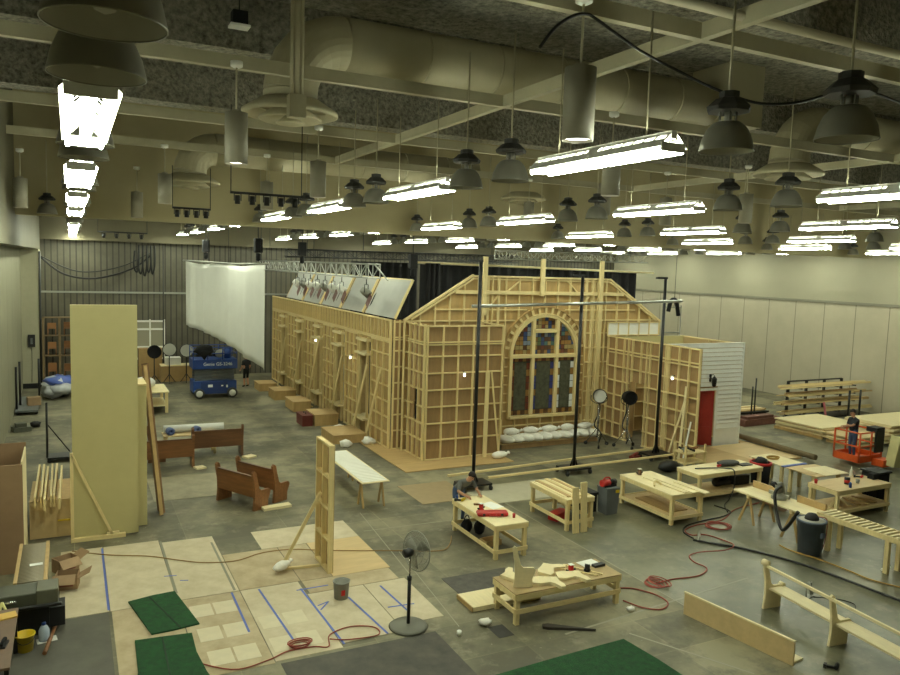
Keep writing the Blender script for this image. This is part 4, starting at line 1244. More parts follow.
bench('low pale workbench nearest the camera, with cut pew ends on it', 7.5, 11.7, 10.0, 12.55, .63, None, mat('worn_bench_top', (172, 148, 104), .6, var=.12), stretch=.28)
# the two long boards that hang below bench top: cut pew ends
def pew_end_poly(s=1.0):
    P = [(0, 0), (.46, 0), (.47, .22), (.53, .36), (.55, .44), (.50, .50), (.40, .50), (.24, .50), (.17, .56), (.10, .82), (.06, 1.0), (.0, 1.05), (-.05, 1.0), (-.03, .85), (.02, .6), (.03, .3)]
    return [(x * s, z * s) for x, z in P]
pe = MB().prism(pew_end_poly(.78), 1, 0, .045)
small('pew_end', pe, PALE, 'pale pew end standing upright on the low front workbench', 'pew end', (7.60, 11.98, .634), -.38)
def cutout():
    P = [(-.34, -.10), (-.20, -.16), (.02, -.13), (.10, -.20), (.16, -.36), (.26, -.36), (.27, -.22), (.22, -.08), (.24, .10), (.06, .13), (-.12, .18), (-.26, .16)]
    return MB().prism(P, 2, 0, .06)
for i, (x, y, rz, lb) in enumerate(((7.82, 12.34, 2.2, 'pale cut-out pew bracket behind the upright pew end'), (8.68, 12.42, .9, 'pale cut-out pew bracket at the back of the low workbench'), (8.35, 11.93, -.25, 'pale cut-out pew bracket overhanging the front of the low workbench'), (8.95, 11.98, -.1, 'pale cut-out pew bracket in the middle front of the low workbench'))):
    small('pew_bracket', cutout(), PALE, lb, 'pew bracket', (x, y, .634), rz, None)
for i, (a, b, lb) in enumerate((((8.85, 12.5), (9.5, 11.78), 'long batten lying across the low workbench, left one'), ((9.15, 12.52), (9.62, 11.8), 'long batten lying across the low workbench, right one'))):
    small('batten', MB().bar((0, 0, .015), (b[0] - a[0], b[1] - a[1], .015), .045, .022), PINEX, lb, 'batten', (a[0], a[1], .634))
def router(label, x, y, z, body, rz=0):
    t = thing('hand_tool', label, 'power tool', (x, y, z), rz)
    MB().lathe([(0, 0), (.07, 0), (.075, .03), (.055, .05), (.055, .13), (.04, .16), (0, .165)], 14).build('motor_body', body, t)
    for sx in (-1, 1): MB().tube([(sx * .05, 0, .05), (sx * .11, 0, .06)], [.016, .024], 8).build('grip', STEEL, t)
    MB().box(-.05, -.05, .165, .05, .05, .175).build('switch_cap', WHITE, t)
    return t
router('red and white router on the low front workbench', 9.08, 12.15, .634, RED)
router('black router on the low front workbench between the battens', 9.44, 12.08, .634, STEEL, .6)
small('tool_pouch', MB().box(-.14, -.06, 0, .14, .06, .05), STEEL, 'flat black tool at the right end of the low front workbench', 'tool', (9.82, 12.2, .634), .1)
small('paper_sheet', MB().box(-.22, -.14, 0, .22, .14, .003), WHITE, 'white paper on the far right of the low front workbench', 'paper', (9.72, 12.42, .634), .1)
small('hand_saw', MB().prism([(0, 0), (.18, .02), (.2, .10), (.12, .16), (.04, .12)], 0, -.008, .008), OAKD, 'wooden saw handle hanging at the right end of the low front workbench', 'saw', (10.1, 11.85, .36), 1.3)

bench('workbench where the grey-shirted worker bends, with a red tool case on top', 8.75, 14.65, 9.62, 16.85, .83, None, PALE, stretch=.2)
rc = thing('tool_case', 'long red tool case lying on the workbench of the grey-shirted worker', 'tool case', (9.05, 15.35, .832), -.35)
MB().box(-.38, -.14, 0, .38, .14, .10).build('shell', RED, rc, bevel=.04)
MB().tube([(-.08, -.14, .05), (-.07, -.2, .05), (.07, -.2, .05), (.08, -.14, .05)], .014, 6).build('handle', RED, rc)
for x in (-.22, .22): MB().box(x - .03, -.15, .03, x + .03, -.138, .08).build('latch', STEEL, rc)
router('red tool lying beyond the long red tool case', 8.98, 15.78, .832, RED, .3)
def cup(label, x, y, z, m, h=.1, r=.04):
    return small('cup', MB().lathe([(0, 0), (r * .8, 0), (r, h), (r * .9, h), (r * .75, .01), (0, .01)], 14), m, label, 'cup', (x, y, z))
cup('red cup on the near end of the worker\'s bench', 9.45, 15.0, .832, RED)
def drill(label, x, y, z, body, rz=0, tilt=True):
    t = thing('cordless_drill', label, 'drill', (x, y, z), rz)
    MB().tube([(-.1, 0, .04), (.05, 0, .04), (.10, 0, .04), (.16, 0, .04)], [.035, .035, .025, .012], 10).build('body', body, t)
    MB().bar((-.07, 0, .035), (-.10, .15, .03), .045, .04).build('handle', STEEL, t)
    MB().obox((-.105, .17, .035), (.09, .05, .07)).build('battery', STEEL, t)
    return t
drill('yellow drill on the far left corner of the worker\'s bench', 8.92, 16.6, .832, YELL, .7)
small('glue_bottle', MB().lathe([(0, 0), (.04, 0), (.04, .08), (.015, .11), (0, .11)], 10), BLUE, 'small blue bottle at the far left corner of the worker\'s bench', 'bottle', (8.82, 16.78, .832))
small('paper_sheet', MB().box(-.18, -.25, 0, .18, .25, .003), WHITE, 'white paper on the worker\'s bench in front of his hands', 'paper', (9.42, 16.0, .832), .2)
small('hand_tool', MB().bar((0, 0, .02), (.22, -.1, .02), .05, .04), OAK, 'short wooden offcut on the worker\'s bench', 'offcut', (9.0, 16.2, .832))
for i, (x, y, lb) in enumerate(((8.98, 16.5, 'black tool bag on the floor under the worker\'s bench, left one'), (9.25, 16.3, 'black tool bag on the floor under the worker\'s bench, right one'))):
    t = thing('tool_bag', lb, 'bag', (x, y, .002), .3)
    MB().blob((0, 0, .19), (.17, .13, .19), 12, 7, .05).build('body', BLACK, t)
    MB().tube(smooth_path([(-.1, 0, .33), (-.05, 0, .45), (.05, 0, .45), (.1, 0, .33)]), .012, 6).build('handle', BLACK, t)
small('crate', MB().box(-.22, -.16, 0, .22, .16, .02).box(-.22, -.16, 0, -.20, .16, .14).box(.2, -.16, 0, .22, .16, .14).box(-.22, -.16, 0, .22, -.14, .14).box(-.22, .14, 0, .22, .16, .14), PLYO, 'shallow wooden tray with offcuts on the floor under the worker\'s bench', 'tray', (9.18, 15.6, .001), .1)

bench('workbench covered with plywood strips in the middle of the shop floor', 11.48, 15.65, 12.33, 17.4, .85, None, PALE, stretch=.24)
for i in range(9):
    small('plywood_strip', MB().box(-.05, -.7 - .1 * (i % 3), 0, .05, .75, .02 + .015 * (i % 2)), (PALE, PLYO, PINE)[i % 3], 'plywood strip on the strip-covered workbench, %s from the left edge' % ORD[i], 'strip', (11.56 + .088 * i, 16.55 + .06 * (i % 3), .852), random.uniform(-.015, .015), 'strips on the workbench')
for i, (x, lb) in enumerate(((11.62, 'left of the two boards stood upright against the strip-covered workbench'), (11.88, 'right of the two boards stood upright against the strip-covered workbench'))):
    small('upright_board', MB().bar((0, 0, 0), (0, .10, 1.18 + .12 * i), .19, .04, up=(0, 1, 0)), PINE, lb, 'board', (x, 15.42, .012))
bc = thing('plastic_crate', 'black plastic crate on the floor behind the strip-covered workbench', 'crate', (12.95, 16.9, 0))
MB().box(-.28, -.2, 0, .28, .2, .03).box(-.3, -.22, 0, -.27, .22, .55).box(.27, -.22, 0, .3, .22, .55).box(-.3, -.22, 0, .3, -.19, .55).box(-.3, .19, 0, .3, .22, .55).build('body', BLACK, bc)
MB().box(-.33, -.25, .5, .33, .25, .57).build('lid', DARK, bc)
small('tool_case', MB().box(-.3, -.15, 0, .3, .15, .2), RED, 'red case on the floor under the strip-covered workbench', 'tool case', (11.9, 16.6, .002), .4)
gc = thing('trash_can', 'grey square waste bin with a red power tool on its lid', 'waste bin', (13.5, 16.5, 0))
MB().add([(-.19, -.19, 0), (.19, -.19, 0), (.19, .19, 0), (-.19, .19, 0), (-.22, -.22, .72), (.22, -.22, .72), (.22, .22, .72), (-.22, .22, .72)], [(0, 3, 2, 1), (4, 5, 6, 7), (0, 1, 5, 4), (1, 2, 6, 5), (2, 3, 7, 6), (3, 0, 4, 7)]).build('body', GREYP, gc)
MB().box(-.23, -.23, .72, .23, .23, .76).build('lid', GREYP, gc)
MB().box(.08, -.236, .62, .2, -.215, .70).build('label_patch', YELL, gc)
bs = thing('belt_sander', 'red and black power tool lying on the grey waste bin', 'power tool', (13.48, 16.5, .762), .1)
MB().tube([(-.25, 0, .11), (.02, 0, .11)], [.10, .10], 12).build('motor', RED, bs)
MB().tube([(.02, 0, .11), (.26, 0, .11)], [.085, .085], 12).build('drum', STEEL, bs)
MB().box(-.2, -.09, 0, .24, .09, .05).build('sole', STEEL, bs)
MB().tube(smooth_path([(-.2, 0, .2), (-.12, 0, .26), (.02, 0, .25), (.08, 0, .19)]), .022, 8).build('handle', RED, bs)

t4 = bench('workbench in front of the vestibule with loose planks on top and a low shelf', 14.42, 14.95, 15.55, 17.1, .85, .2, PALE, stretch=.2)
for i, (x, w, y0, y1, lb) in enumerate(((14.9, .16, 14.95, 16.6, 'plank on the planked workbench, left one'), (15.12, .18, 14.85, 16.4, 'plank on the planked workbench, middle one'), (15.42, .2, 14.7, 15.9, 'plank overhanging the near right corner of the planked workbench'))):
    small('plank', MB().box(-w / 2, y0 - 15.8, 0, w / 2, y1 - 15.8, .03), PALE, lb, 'plank', (x, 15.8, .852), .02)
router('small dark tool at the back of the planked workbench', 14.95, 16.9, .852, OAKD)
small('curved_offcut', MB().tube(smooth_path([(0, 0, .02), (.08, .1, .10), (.2, .12, .10), (.3, .05, .02)]), .03, 8), PINE, 'curved wooden offcut on the left edge of the planked workbench', 'offcut', (14.5, 15.75, .852))
for i in range(4):
    small('shelf_board', MB().box(-.7, -.08, 0, .7, .08, .03), PLYO, 'board on the low shelf of the planked workbench, %s from the left' % ORD[i], 'board', (14.75 + .17 * i, 16.0, .222), 1.57, 'boards on the low shelf')

bench('wide workbench in front of the plywood deck, with a dark case on top', 16.68, 16.22, 19.3, 17.15, .85, .22, PALE, stretch=.2)
t = thing('tool_case', 'dark oval tool case on the wide workbench before the deck', 'tool case', (18.35, 16.72, .852), -.1)
MB().blob((0, 0, .09), (.42, .2, .09), 14, 8).build('shell', BALL, t)
MB().tube(smooth_path([(-.36, -.1, .06), (-.5, -.12, .05), (-.4, .0, .05)]), .03, 6).build('handle', RED, t)
small('tool_tray', MB().box(-.22, -.12, 0, .22, .12, .03), STEEL, 'small flat dark tray at the right end of the wide workbench', 'tray', (18.95, 16.6, .852))
cable('air_lead', [(17.0, 16.75, .88), (17.6, 16.6, .88), (17.9, 16.35, .90), (17.95, 16.10, .88), (17.9, 16.02, .4), (17.7, 16.0, .05), (17.2, 15.7, .025), (16.8, 15.2, .02)], .018, CABK, 'black lead hanging off the front of the wide workbench', 'cable')
t = thing('compressor', 'small dark air compressor standing on the shelf of the wide workbench', 'compressor', (18.1, 16.7, .242))
MB().tube([(-.35, 0, .14), (-.3, 0, .14), (.3, 0, .14), (.35, 0, .14)], [.05, .13, .13, .05], 14).build('tank', STEEL, t)
MB().box(-.2, -.12, .26, .15, .12, .42).build('motor', DARK, t)
MB().tube([(-.3, 0, .25), (-.3, 0, .46), (.25, 0, .46), (.25, 0, .25)], .015, 6).build('handle', STEEL, t)
small('tool_crate', MB().box(-.3, -.2, 0, .3, .2, .28), STEEL, 'black crate on the shelf beside the compressor', 'crate', (18.85, 16.75, .242))
rb = thing('waste_bin', 'black bin with a red rim at the right end of the wide workbench', 'waste bin', (19.85, 16.75, 0))
MB().lathe([(0, 0), (.26, 0), (.32, .8), (.29, .8), (.25, .03), (0, .03)], 20).build('body', BLACK, rb)
MB().lathe([(.29, .76), (.345, .76), (.345, .84), (.29, .84)], 20).build('rim', RED, rb)
MB().blob((0, 0, .84), (.2, .2, .16), 10, 6, .15).build('rubbish', DARK, rb)
t = thing('trestle_table', 'trestle table with a white-edged plywood sheet and a coiled yellow cord', 'table', (20.2, 16.15, 0))
MB().box(0, 0, .78, 1.05, 1.4, .80).build('tabletop', PALE, t)
MB().box(-.01, -.01, .772, 1.06, .1, .803).build('blue_edge', TAPE, t)
for x in (.1, .95):
    for y in (.15, 1.25): MB().box(-.045, -.045, 0, .045, .045, .78).build('leg', PINE, t, loc=(x, y, 0))
cy = MB()
for q in range(3): cy.tube([(math.cos(a * PI / 8) * (.2 + .02 * q), math.sin(a * PI / 8) * .16, .015 + .02 * q) for a in range(17)], .014, 6, cap=False)
small('cord_coil', cy, CAYEL, 'coil of yellow cord on the white-edged plywood table', 'cord', (20.7, 17.0, .803))
t = thing('trestle_table', 'low trestle table with ragged loose plywood sheets, beyond the glue-pot bench', 'table', (20.25, 15.0, 0))
MB().box(0, .0, .74, 1.35, 1.12, .76).build('tabletop', PLYL, t)
for x in (.1, 1.2):
    for y in (.15, 1.0): MB().box(-.045, -.045, 0, .045, .045, .74).build('leg', PINE, t, loc=(x, y, 0))
for i, (x, y, rz, lb) in enumerate(((20.75, 15.7, .05, 'loose thin plywood sheet on the ragged table, upper left'), (21.1, 15.35, -.06, 'loose thin plywood sheet on the ragged table, lower right'))):
    small('thin_sheet', MB().box(-.5, -.45, 0, .5, .45, .012), PALE if i else PLYL, lb, 'plywood sheet', (x, y, .762 + .014 * i), rz)

bench('workbench with glue pots and paint tins near the boom lift', 19.18, 13.5, 21.5, 14.45, .86, .26, PLYL, stretch=.24)
cup('red pot at the left corner of the glue-pot bench', 19.28, 14.3, .862, RED, .12, .05)
t = thing('paint_tin', 'black and red tin in the middle of the glue-pot bench', 'tin', (20.1, 13.9, .862))
MB().lathe([(0, 0), (.08, 0), (.08, .2), (0, .2)], 16).build('can', STEEL, t)
MB().lathe([(.081, .05), (.083, .05), (.083, .13), (.081, .13)], 16).build('paper_band', RED, t)
small('glue_bottle', MB().lathe([(0, 0), (.045, 0), (.045, .2), (.015, .26), (.012, .32), (0, .32)], 12), WHITE, 'white glue bottle at the back of the glue-pot bench', 'bottle', (20.95, 14.38, .862))
drill('red drill at the far right corner of the glue-pot bench', 21.2, 14.2, .862, RED, .4)
small('tool_pouch', MB().box(-.12, -.1, 0, .12, .1, .16), BLACK, 'black pouch at the right end of the glue-pot bench', 'pouch', (21.42, 14.0, .862))
cup('small metal pot on the right half of the glue-pot bench', 20.5, 13.85, .862, GALV, .11, .06)
small('glue_bottle', MB().lathe([(0, 0), (.04, 0), (.04, .12), (.015, .16), (0, .16)], 10), BLUE, 'small blue bottle at the front of the glue-pot bench', 'bottle', (19.85, 13.62, .862))
for i in range(6):
    small('offcut', MB().box(-.35, -.05, 0, .35, .05, .04), (PINE, PLYO)[i % 2], 'timber offcut on the shelf of the glue-pot bench, %s from the left' % ORD[i], 'offcut', (19.6 + .28 * i, 13.95, .282), .5 + .25 * i, 'offcuts on the shelf')
t = thing('waste_bin', 'tall black wheeled bin at the right end of the glue-pot bench', 'waste bin', (22.0, 14.3, 0))
MB().box(-.28, -.28, .06, .28, .28, .95).build('body', BLACK, t, bevel=.04)
MB().box(-.31, -.32, .95, .31, .3, 1.0).build('lid', DARK, t)
for s_ in (-1, 1): MB().lathe([(0, -.03), (.1, -.03), (.1, .03), (0, .03)], 12, (s_ * .3, .25, .1), M=Euler((0, PI / 2, 0)).to_matrix()).build('wheel', DARK, t)
t = thing('cardboard_roll', 'pinkish cardboard tube lying on the floor behind the mitre saw', 'tube', (18.45, 14.95, 0))
MB().tube([(0, -.3, .2), (.25, 1.0, .2)], .2, 14).build('tube', mat('pinkish_card', (168, 138, 118), .8), t)

# mitre saw bench
t = thing('saw_bench', 'long board on sawhorses carrying the mitre saw', 'saw bench', (17.0, 13.7, 0))
MB().box(-.42, -1.25, .78, .42, 1.15, .82).build('board', PALE, t)
MB().box(.30, -1.2, .82, .36, -.35, 1.0).box(.30, .35, .82, .36, 1.12, 1.0).build('fence', PLYO, t)
for y in (-.75, .65):
    hs = MB().box(-.42, -.04, .70, .42, .04, .78).build('sawhorse', PINE, t, loc=(0, y, 0))
    for sx in (-1, 1):
        for sy in (-1, 1):
            MB().bar((sx * .34, 0, .76), (sx * .40, sy * .26, 0), .06, .04, up=(1, 0, 0)).build('leg', PLYM, hs)
ms = thing('mitre_saw', 'grey mitre saw with its dust hose on the long saw bench', 'saw', (17.05, 13.72, .822), PI)
MB().lathe([(0, 0), (.2, 0), (.2, .07), (0, .08)], 18).build('turntable', GALV, ms)
MB().box(-.04, -.32, .07, .03, .32, .16).build('fence', GALV, ms)
M = Euler((PI / 2, 0, .0)).to_matrix()
MB().lathe([(0, -.03), (.16, -.03), (.17, 0), (.16, .03), (0, .03)], 20, (0, 0, .30), M=M).build('blade_guard', GALV, ms)
MB().tube([(0, -.05, .33), (0, -.26, .36)], [.07, .07], 12).build('motor', STEEL, ms)
MB().tube(smooth_path([(.1, 0, .40), (.22, 0, .48), (.3, 0, .42), (.2, 0, .34)]), .02, 8).build('handle', STEEL, ms)
MB().bar((-.16, 0, .05), (-.1, 0, .34), .09, .07, up=(1, 0, 0)).build('arm', GALV, ms)
MB().tube(smooth_path([(-.05, 0, .40), (-.3, -.1, .45), (-.5, -.05, .1), (-.55, 0, -.3)]), .035, 8).build('dust_hose', CABK, ms) if False else None
cable('dust_hose', [(16.95, 13.6, 1.2), (16.55, 13.45, 1.1), (16.5, 13.3, .6), (16.35, 13.0, .3), (16.28, 12.75, .5), (16.28, 12.5, .93)], .045, CABK, 'thick black dust hose from the mitre saw to the blue-grey barrel', 'hose')
gb = thing('trash_barrel', 'blue-grey plastic barrel with a shop vacuum head in front of the saw bench', 'barrel', (16.28, 12.1, 0))
MB().lathe([(0, 0), (.27, 0), (.33, .82), (.35, .82), (.35, .87), (.31, .87), (.30, .8), (.26, .03), (0, .03)], 24).build('body', BLUEG, gb)
MB().lathe([(0, .83), (.31, .83), (.31, .86), (0, .87)], 24).build('lid', mat('pale_lid', (168, 164, 150), .5), gb)
MB().lathe([(.0, 1.02), (.1, 1.0), (.16, .93), (.17, .86), (0, .86)], 16, (.02, .02, 0)).build('vacuum_head', DARK, gb)
MB().tube(smooth_path([(.1, -.1, .95), (.25, -.22, .9), (.30, -.2, .5), (.34, -.1, .1), (.5, .1, .02)]), .012, 6).build('lead', CARED, gb)
MB().box(-.05, -.36, .5, .06, -.30, .62).build('handle', BLUEG, gb)
rs = thing('roller_stand', 'long narrow roller stand with many pale slats, running out of the picture at right', 'roller stand', (17.1, 9.75, 0))
for x in (-.3, .3):
    MB().box(-.02, -.6, .80, .02, 2.6, .92).build('side_rail', PINE, rs, loc=(x, 0, 0))
for i in range(21):
    MB().box(-.28, -.03, .88, .28, .03, .935).build('slat', PALE, rs, loc=(0, -.5 + .15 * i, 0))
for y in (.78, 2.3):
    for x in (-.22, .22):
        MB().box(-.045, -.05, 0, .045, .05, .80).build('leg', PINE, rs, loc=(x, y, 0))
for i, (x, y, lb) in enumerate(((16.95, 10.65, 'white clamp foot by the roller stand legs, left one'), (17.25, 10.7, 'white clamp foot by the roller stand legs, right one'))):
    small('clamp_foot', MB().blob((0, 0, .035), (.04, .04, .035), 8, 5), WHITE, lb, 'clamp', (x, y, .001))

# hoses and leads on the right-hand slab
cable('air_hose', [(10.45, 12.28), (10.75, 12.12), (10.98, 11.7), (10.95, 11.3), (10.6, 11.12), (10.3, 11.35), (10.15, 11.75)], .015, CARED, 'red air hose looping on the floor right of the low front workbench', 'hose')
cable('air_hose', [(11.4, 12.15), (11.9, 12.18), (12.6, 12.1), (13.1, 12.35), (13.1, 12.75), (13.3, 13.1), (13.7, 13.1, .05), (14.3, 12.95, .06), (14.75, 13.08, .075), (14.9, 13.6), (14.75, 14.05), (14.4, 14.15), (14.5, 14.5), (15.1, 14.7), (16.1, 14.75), (17.2, 15.3), (18.4, 15.5)], .015, CARED, 'long red air hose winding across the polished floor to the far benches', 'hose')
coil = MB()
for q in range(5):
    coil.tube([(math.cos(a * PI / 8) * (.16 + .03 * (q % 3)) + .05 * q, math.sin(a * PI / 8) * (.20 + .025 * q), .011 + .009 * q) for a in range(17)], .011, 6, cap=False)
small('hose_coil', coil, CARED, 'small tangle of red air hose on the floor right of the low front workbench', 'hose', (11.3, 12.15, .002))
coil2 = MB()
for q in range(4):
    coil2.tube([(math.cos(a * PI / 8) * (.28 + .05 * (q % 3)), math.sin(a * PI / 8) * (.22 + .04 * q), .011 + .009 * q) for a in range(17)], .011, 6, cap=False)
small('hose_coil', coil2, CARED, 'coil of red air hose on the floor near the mitre saw bench', 'hose', (15.6, 14.4, .002))
cable('thick_cable', [(14.15, 13.85), (14.5, 13.4), (14.8, 13.05), (15.15, 12.4), (15.4, 11.7), (15.55, 10.8), (15.62, 10.0), (15.68, 9.2), (15.7, 8.0)], .028, CABK, 'thick black cable running across the polished floor to the lower right', 'cable')
cable('thick_cable', [(14.25, 13.95), (14.35, 14.4), (14.8, 14.75), (15.6, 14.9), (16.3, 14.95), (16.9, 15.2), (16.9, 15.8)], .02, CABK, 'black cable curving from the hose joint to the wide workbench', 'cable')
small('hose_splitter', MB().tube([(0, 0, .03), (.3, .25, .03), (.55, .5, .03)], [.03, .045, .03], 8), GALV, 'metal splitter joining the cables on the polished floor', 'splitter', (14.2, 13.75, .0))
cable('yellow_cord', [(16.0, 12.75), (15.95, 12.4), (16.1, 11.7), (16.15, 11.0), (16.15, 10.4), (16.4, 9.8), (16.7, 9.0), (17, 8)], .018, CAYEL, 'twisted yellow cord on the floor from the barrel to the right edge', 'cord')

# ================================================================== PEWS AND PIECES IN THE FOREGROUND
def pew_end(name, m, parent, x, y, s=1.0, th=.05):
    return MB().prism(pew_end_poly(s), 1, -th / 2, th / 2).build(name, m, parent, loc=(x, y, 0))
wp = thing('unfinished_pew', 'long unpainted pew frame at the lower right with two shaped ends', 'pew', (12.62, 10.35, 0), -.10)
pew_end('end_panel', PALE, wp, 0, 0, .95)
pew_end('end_panel', PALE, wp, .02, -1.62, .95)
MB().box(.12, -4.2, .40, .50, 0, .44).build('seat', PALE, wp)
MB().bar((.0, .02, .92), (.0, -4.2, .92), .05, .05).build('top_rail', PALE, wp)
MB().lathe([(0, -.06), (.07, -.06), (.07, .06), (0, .06)], 14, (-.0, 0, .97), M=Euler((PI / 2, 0, 0)).to_matrix()).build('scroll', PALE, wp)
MB().lathe([(0, -.05), (.055, -.05), (.055, .05), (0, .05)], 14, (.47, 0, .46), M=Euler((PI / 2, 0, 0)).to_matrix()).build('scroll', PALE, wp)
ps = thing('pew_seat_section', 'long L-shaped plywood pew section lying on the polished floor, lower right', 'pew section', (10.94, 10.82, 0), .14)
MB().box(-.03, -2.34, 0, .0, 0, .44).build('back_board', PLYL, ps)
MB().box(0, -2.3, 0, .36, -.06, .03).build('seat_board', PALE, ps)
MB().box(-.04, -2.35, .44, .01, .01, .465).build('top_edge', PALE, ps)
MB().box(.36, -2.0, .0, .50, -.3, .025).build('loose_slat', PLYL, ps)
drill('black cordless drill on the floor at the lower right', 11.92, 8.15, .002, STEEL, .5)
small('work_light', MB().box(-.12, -.06, 0, .12, .06, .03).tube([(-.12, 0, .02), (-.14, 0, .3), (.14, 0, .3), (.12, 0, .02)], .018, 6).lathe([(0, 0), (.12, 0), (.14, .05), (0, .06)], 12, (0, 0, .2), M=Euler((1.2, 0, .4)).to_matrix()), GALV, 'grey wire-guarded work light on the floor behind the unpainted pew', 'work light', (14.0, 10.35, .0), .3)
cable('lead', [(14.1, 10.3), (14.5, 10.0), (14.6, 9.7), (14.3, 9.5)], .01, CABK, 'thin black lead of the work light behind the unpainted pew', 'cable')
t = thing('leaf_shaped_blade', 'dark pointed blade-like offcut on the floor in front of the low workbench', 'offcut', (8.0, 11.42, .002), -.55)
MB().prism([(-.05, -.07), (.06, -.09), (.3, -.06), (.95, -.02), (.3, .05), (.05, .08), (-.06, .04)], 2, 0, .05).build('blade', mat('dark_wood', (44, 38, 32), .6), t)
cup('white paper cup lying on the floor right of the pedestal fan', 6.33, 11.77, .002, WHITE, .1, .045)
tag(MB().blob((0, 0, .07), (.14, .1, .07), 9, 6, .25).build('plastic_bag', BAG, loc=(6.98, 11.95, .003)), 'crumpled white plastic on the floor left of the low workbench', 'plastic')
tag(MB().blob((0, 0, .05), (.09, .07, .05), 9, 6, .25).build('plastic_bag', BAG, loc=(9.98, 11.62 - .3, .003)), 'crumpled white paper on the floor under the right end of the low workbench', 'paper')
sheet_on_floor(6.98, 11.4, 7.3, 11.85, DKM, 'dark square patch on the floor in front of the low workbench', .004)

# pedestal fan
fx, fy = 5.6, 12.45
fan = thing('pedestal_fan', 'black pedestal fan with a round wire cage on the floor covering', 'fan', (fx, fy, .008))
MB().lathe([(.0, .0), (.36, .0), (.37, .02), (.33, .05), (.1, .07), (0, .08)], 28).build('base', mat('fan_base', (96, 96, 84), .5), fan)
MB().tube([(0, 0, .06), (0, 0, .95)], .034, 12).build('lower_post', STEEL, fan)
MB().tube([(0, 0, .93), (0, 0, 1.38)], .018, 10).build('upper_post', CHROME, fan)
MB().lathe([(0, .92), (.045, .92), (.045, .99), (0, .99)], 12).build('collar', STEEL, fan)
nrm = Vector((.94, .30, -.08)).normalized()
Mq = nrm.to_track_quat('Z', 'Y').to_matrix()
mc = Vector((0, 0, 1.45))
MB().lathe([(0, -.14), (.08, -.13), (.09, -.02), (.06, .05), (0, .06)], 14, mc, M=Mq).build('motor', STEEL, fan)
gcen = mc + nrm * .16
mbc = MB()
RF = .37
def ringp(r, off): return [gcen + Mq @ Vector((r * math.cos(a * PI / 16), r * math.sin(a * PI / 16), off)) for a in range(33)]
mbc.tube(ringp(RF, 0), .012, 6, cap=False)
for sgn in (-1, 1):
    for r, o_ in ((.26, .075), (.12, .09)): mbc.tube(ringp(r, sgn * o_), .005, 4, cap=False)
    for a in range(44):
        th = 2 * PI * a / 44
        d = Vector((math.cos(th), math.sin(th), 0))
        mbc.tube([gcen + Mq @ (d * .05 + Vector((0, 0, sgn * .09))), gcen + Mq @ (d * .26 + Vector((0, 0, sgn * .075))), gcen + Mq @ (d * RF)], .003, 4, cap=False)
mbc.build('wire_cage', GALV, fan)
for a in range(3):
    th = 2 * PI * a / 3 + .4
    mb = MB(); vs_, fs_ = [], []
    for i in range(6):
        r = .05 + .28 * i / 5
        for j, wdt in enumerate((-.5, .5)):
            an = th + wdt * (.9 - .25 * i / 5)
            vs_.append(gcen + Mq @ Vector((r * math.cos(an), r * math.sin(an), wdt * .09)))
    for i in range(5): fs_.append((2 * i, 2 * i + 2, 2 * i + 3, 2 * i + 1))
    o = mb.add(vs_, fs_, True).build('blade', GALV, fan)
    md = o.modifiers.new('thickness', 'SOLIDIFY'); md.thickness = .006
bk = thing('bucket', 'grey bucket standing on the floor covering', 'bucket', (4.84, 14.13, .008))
MB().lathe([(0, 0), (.14, 0), (.165, .36), (.175, .36), (.175, .34), (.155, .33), (.132, .015), (0, .015)], 20).build('pail', mat('grey_pail', (134, 134, 126), .5), bk)
MB().tube([(.17 * math.cos(a * PI / 10), .17 * math.sin(a * PI / 10) * .9 - .02, .33 - .14 * math.sin(a * PI / 10)) for a in range(10, 21)], .006, 5).build('handle', GALV, bk)
MB().add([(-.05, -.152, .10), (.03, -.152, .10), (.03, -.162, .22), (-.05, -.162, .22)], [(0, 1, 2, 3)]).build('label_patch', RED, bk)
# upright timber frame with its brace and sandbag
fr = flat('standing_frame', 'pale timber frame standing upright on the floor covering', 'timber frame', (5.05, 16.35, .008), -PI / 2, 1.0, 2.86, [.03, .5, .97], [.03, .72, 1.42, 2.12, 2.83], PLYM, depth=.11)
br = thing('raking_brace', 'raking prop holding up the standing timber frame', 'brace', (4.05, 15.95, .008))
MB().bar((0.02, 0, .05), (.86, -.1, 1.7), .07, .04, up=(0, 1, 0)).build('prop', PINE, br)
MB().bar((0, 0, .025), (.86, -.1, .025), .07, .05).build('foot', PINEX, br)
sb_n = 99
sandbag('white sandbag weighting the prop of the standing timber frame', (4.05, 15.85, .06), .6, .8)['group'] = 'loose white sandbags'
# slatted white trestle table
t = thing('trestle_table', 'long trestle table with a white slatted top beside the standing frame', 'table', (7.1, 19.15, 0))
MB().box(0, 0, .74, .82, 3.7, .765).build('tabletop', PALE, t)
for i in range(24):
    MB().box(-.36, -.05, .765, .36, .05, .78).build('slat', WHITE, t, loc=(.41, .12 + .15 * i, 0))
for y in (.35, 3.0):
    hs = MB().box(0, -.04, .68, .82, .04, .74).build('sawhorse', OAKD, t, loc=(0, y, 0))
    for sx in (.1, .72):
        for sy in (-1, 1): MB().bar((sx, 0, .72), (sx, sy * .22, 0), .06, .04, up=(1, 0, 0)).build('leg', PLYM, hs)

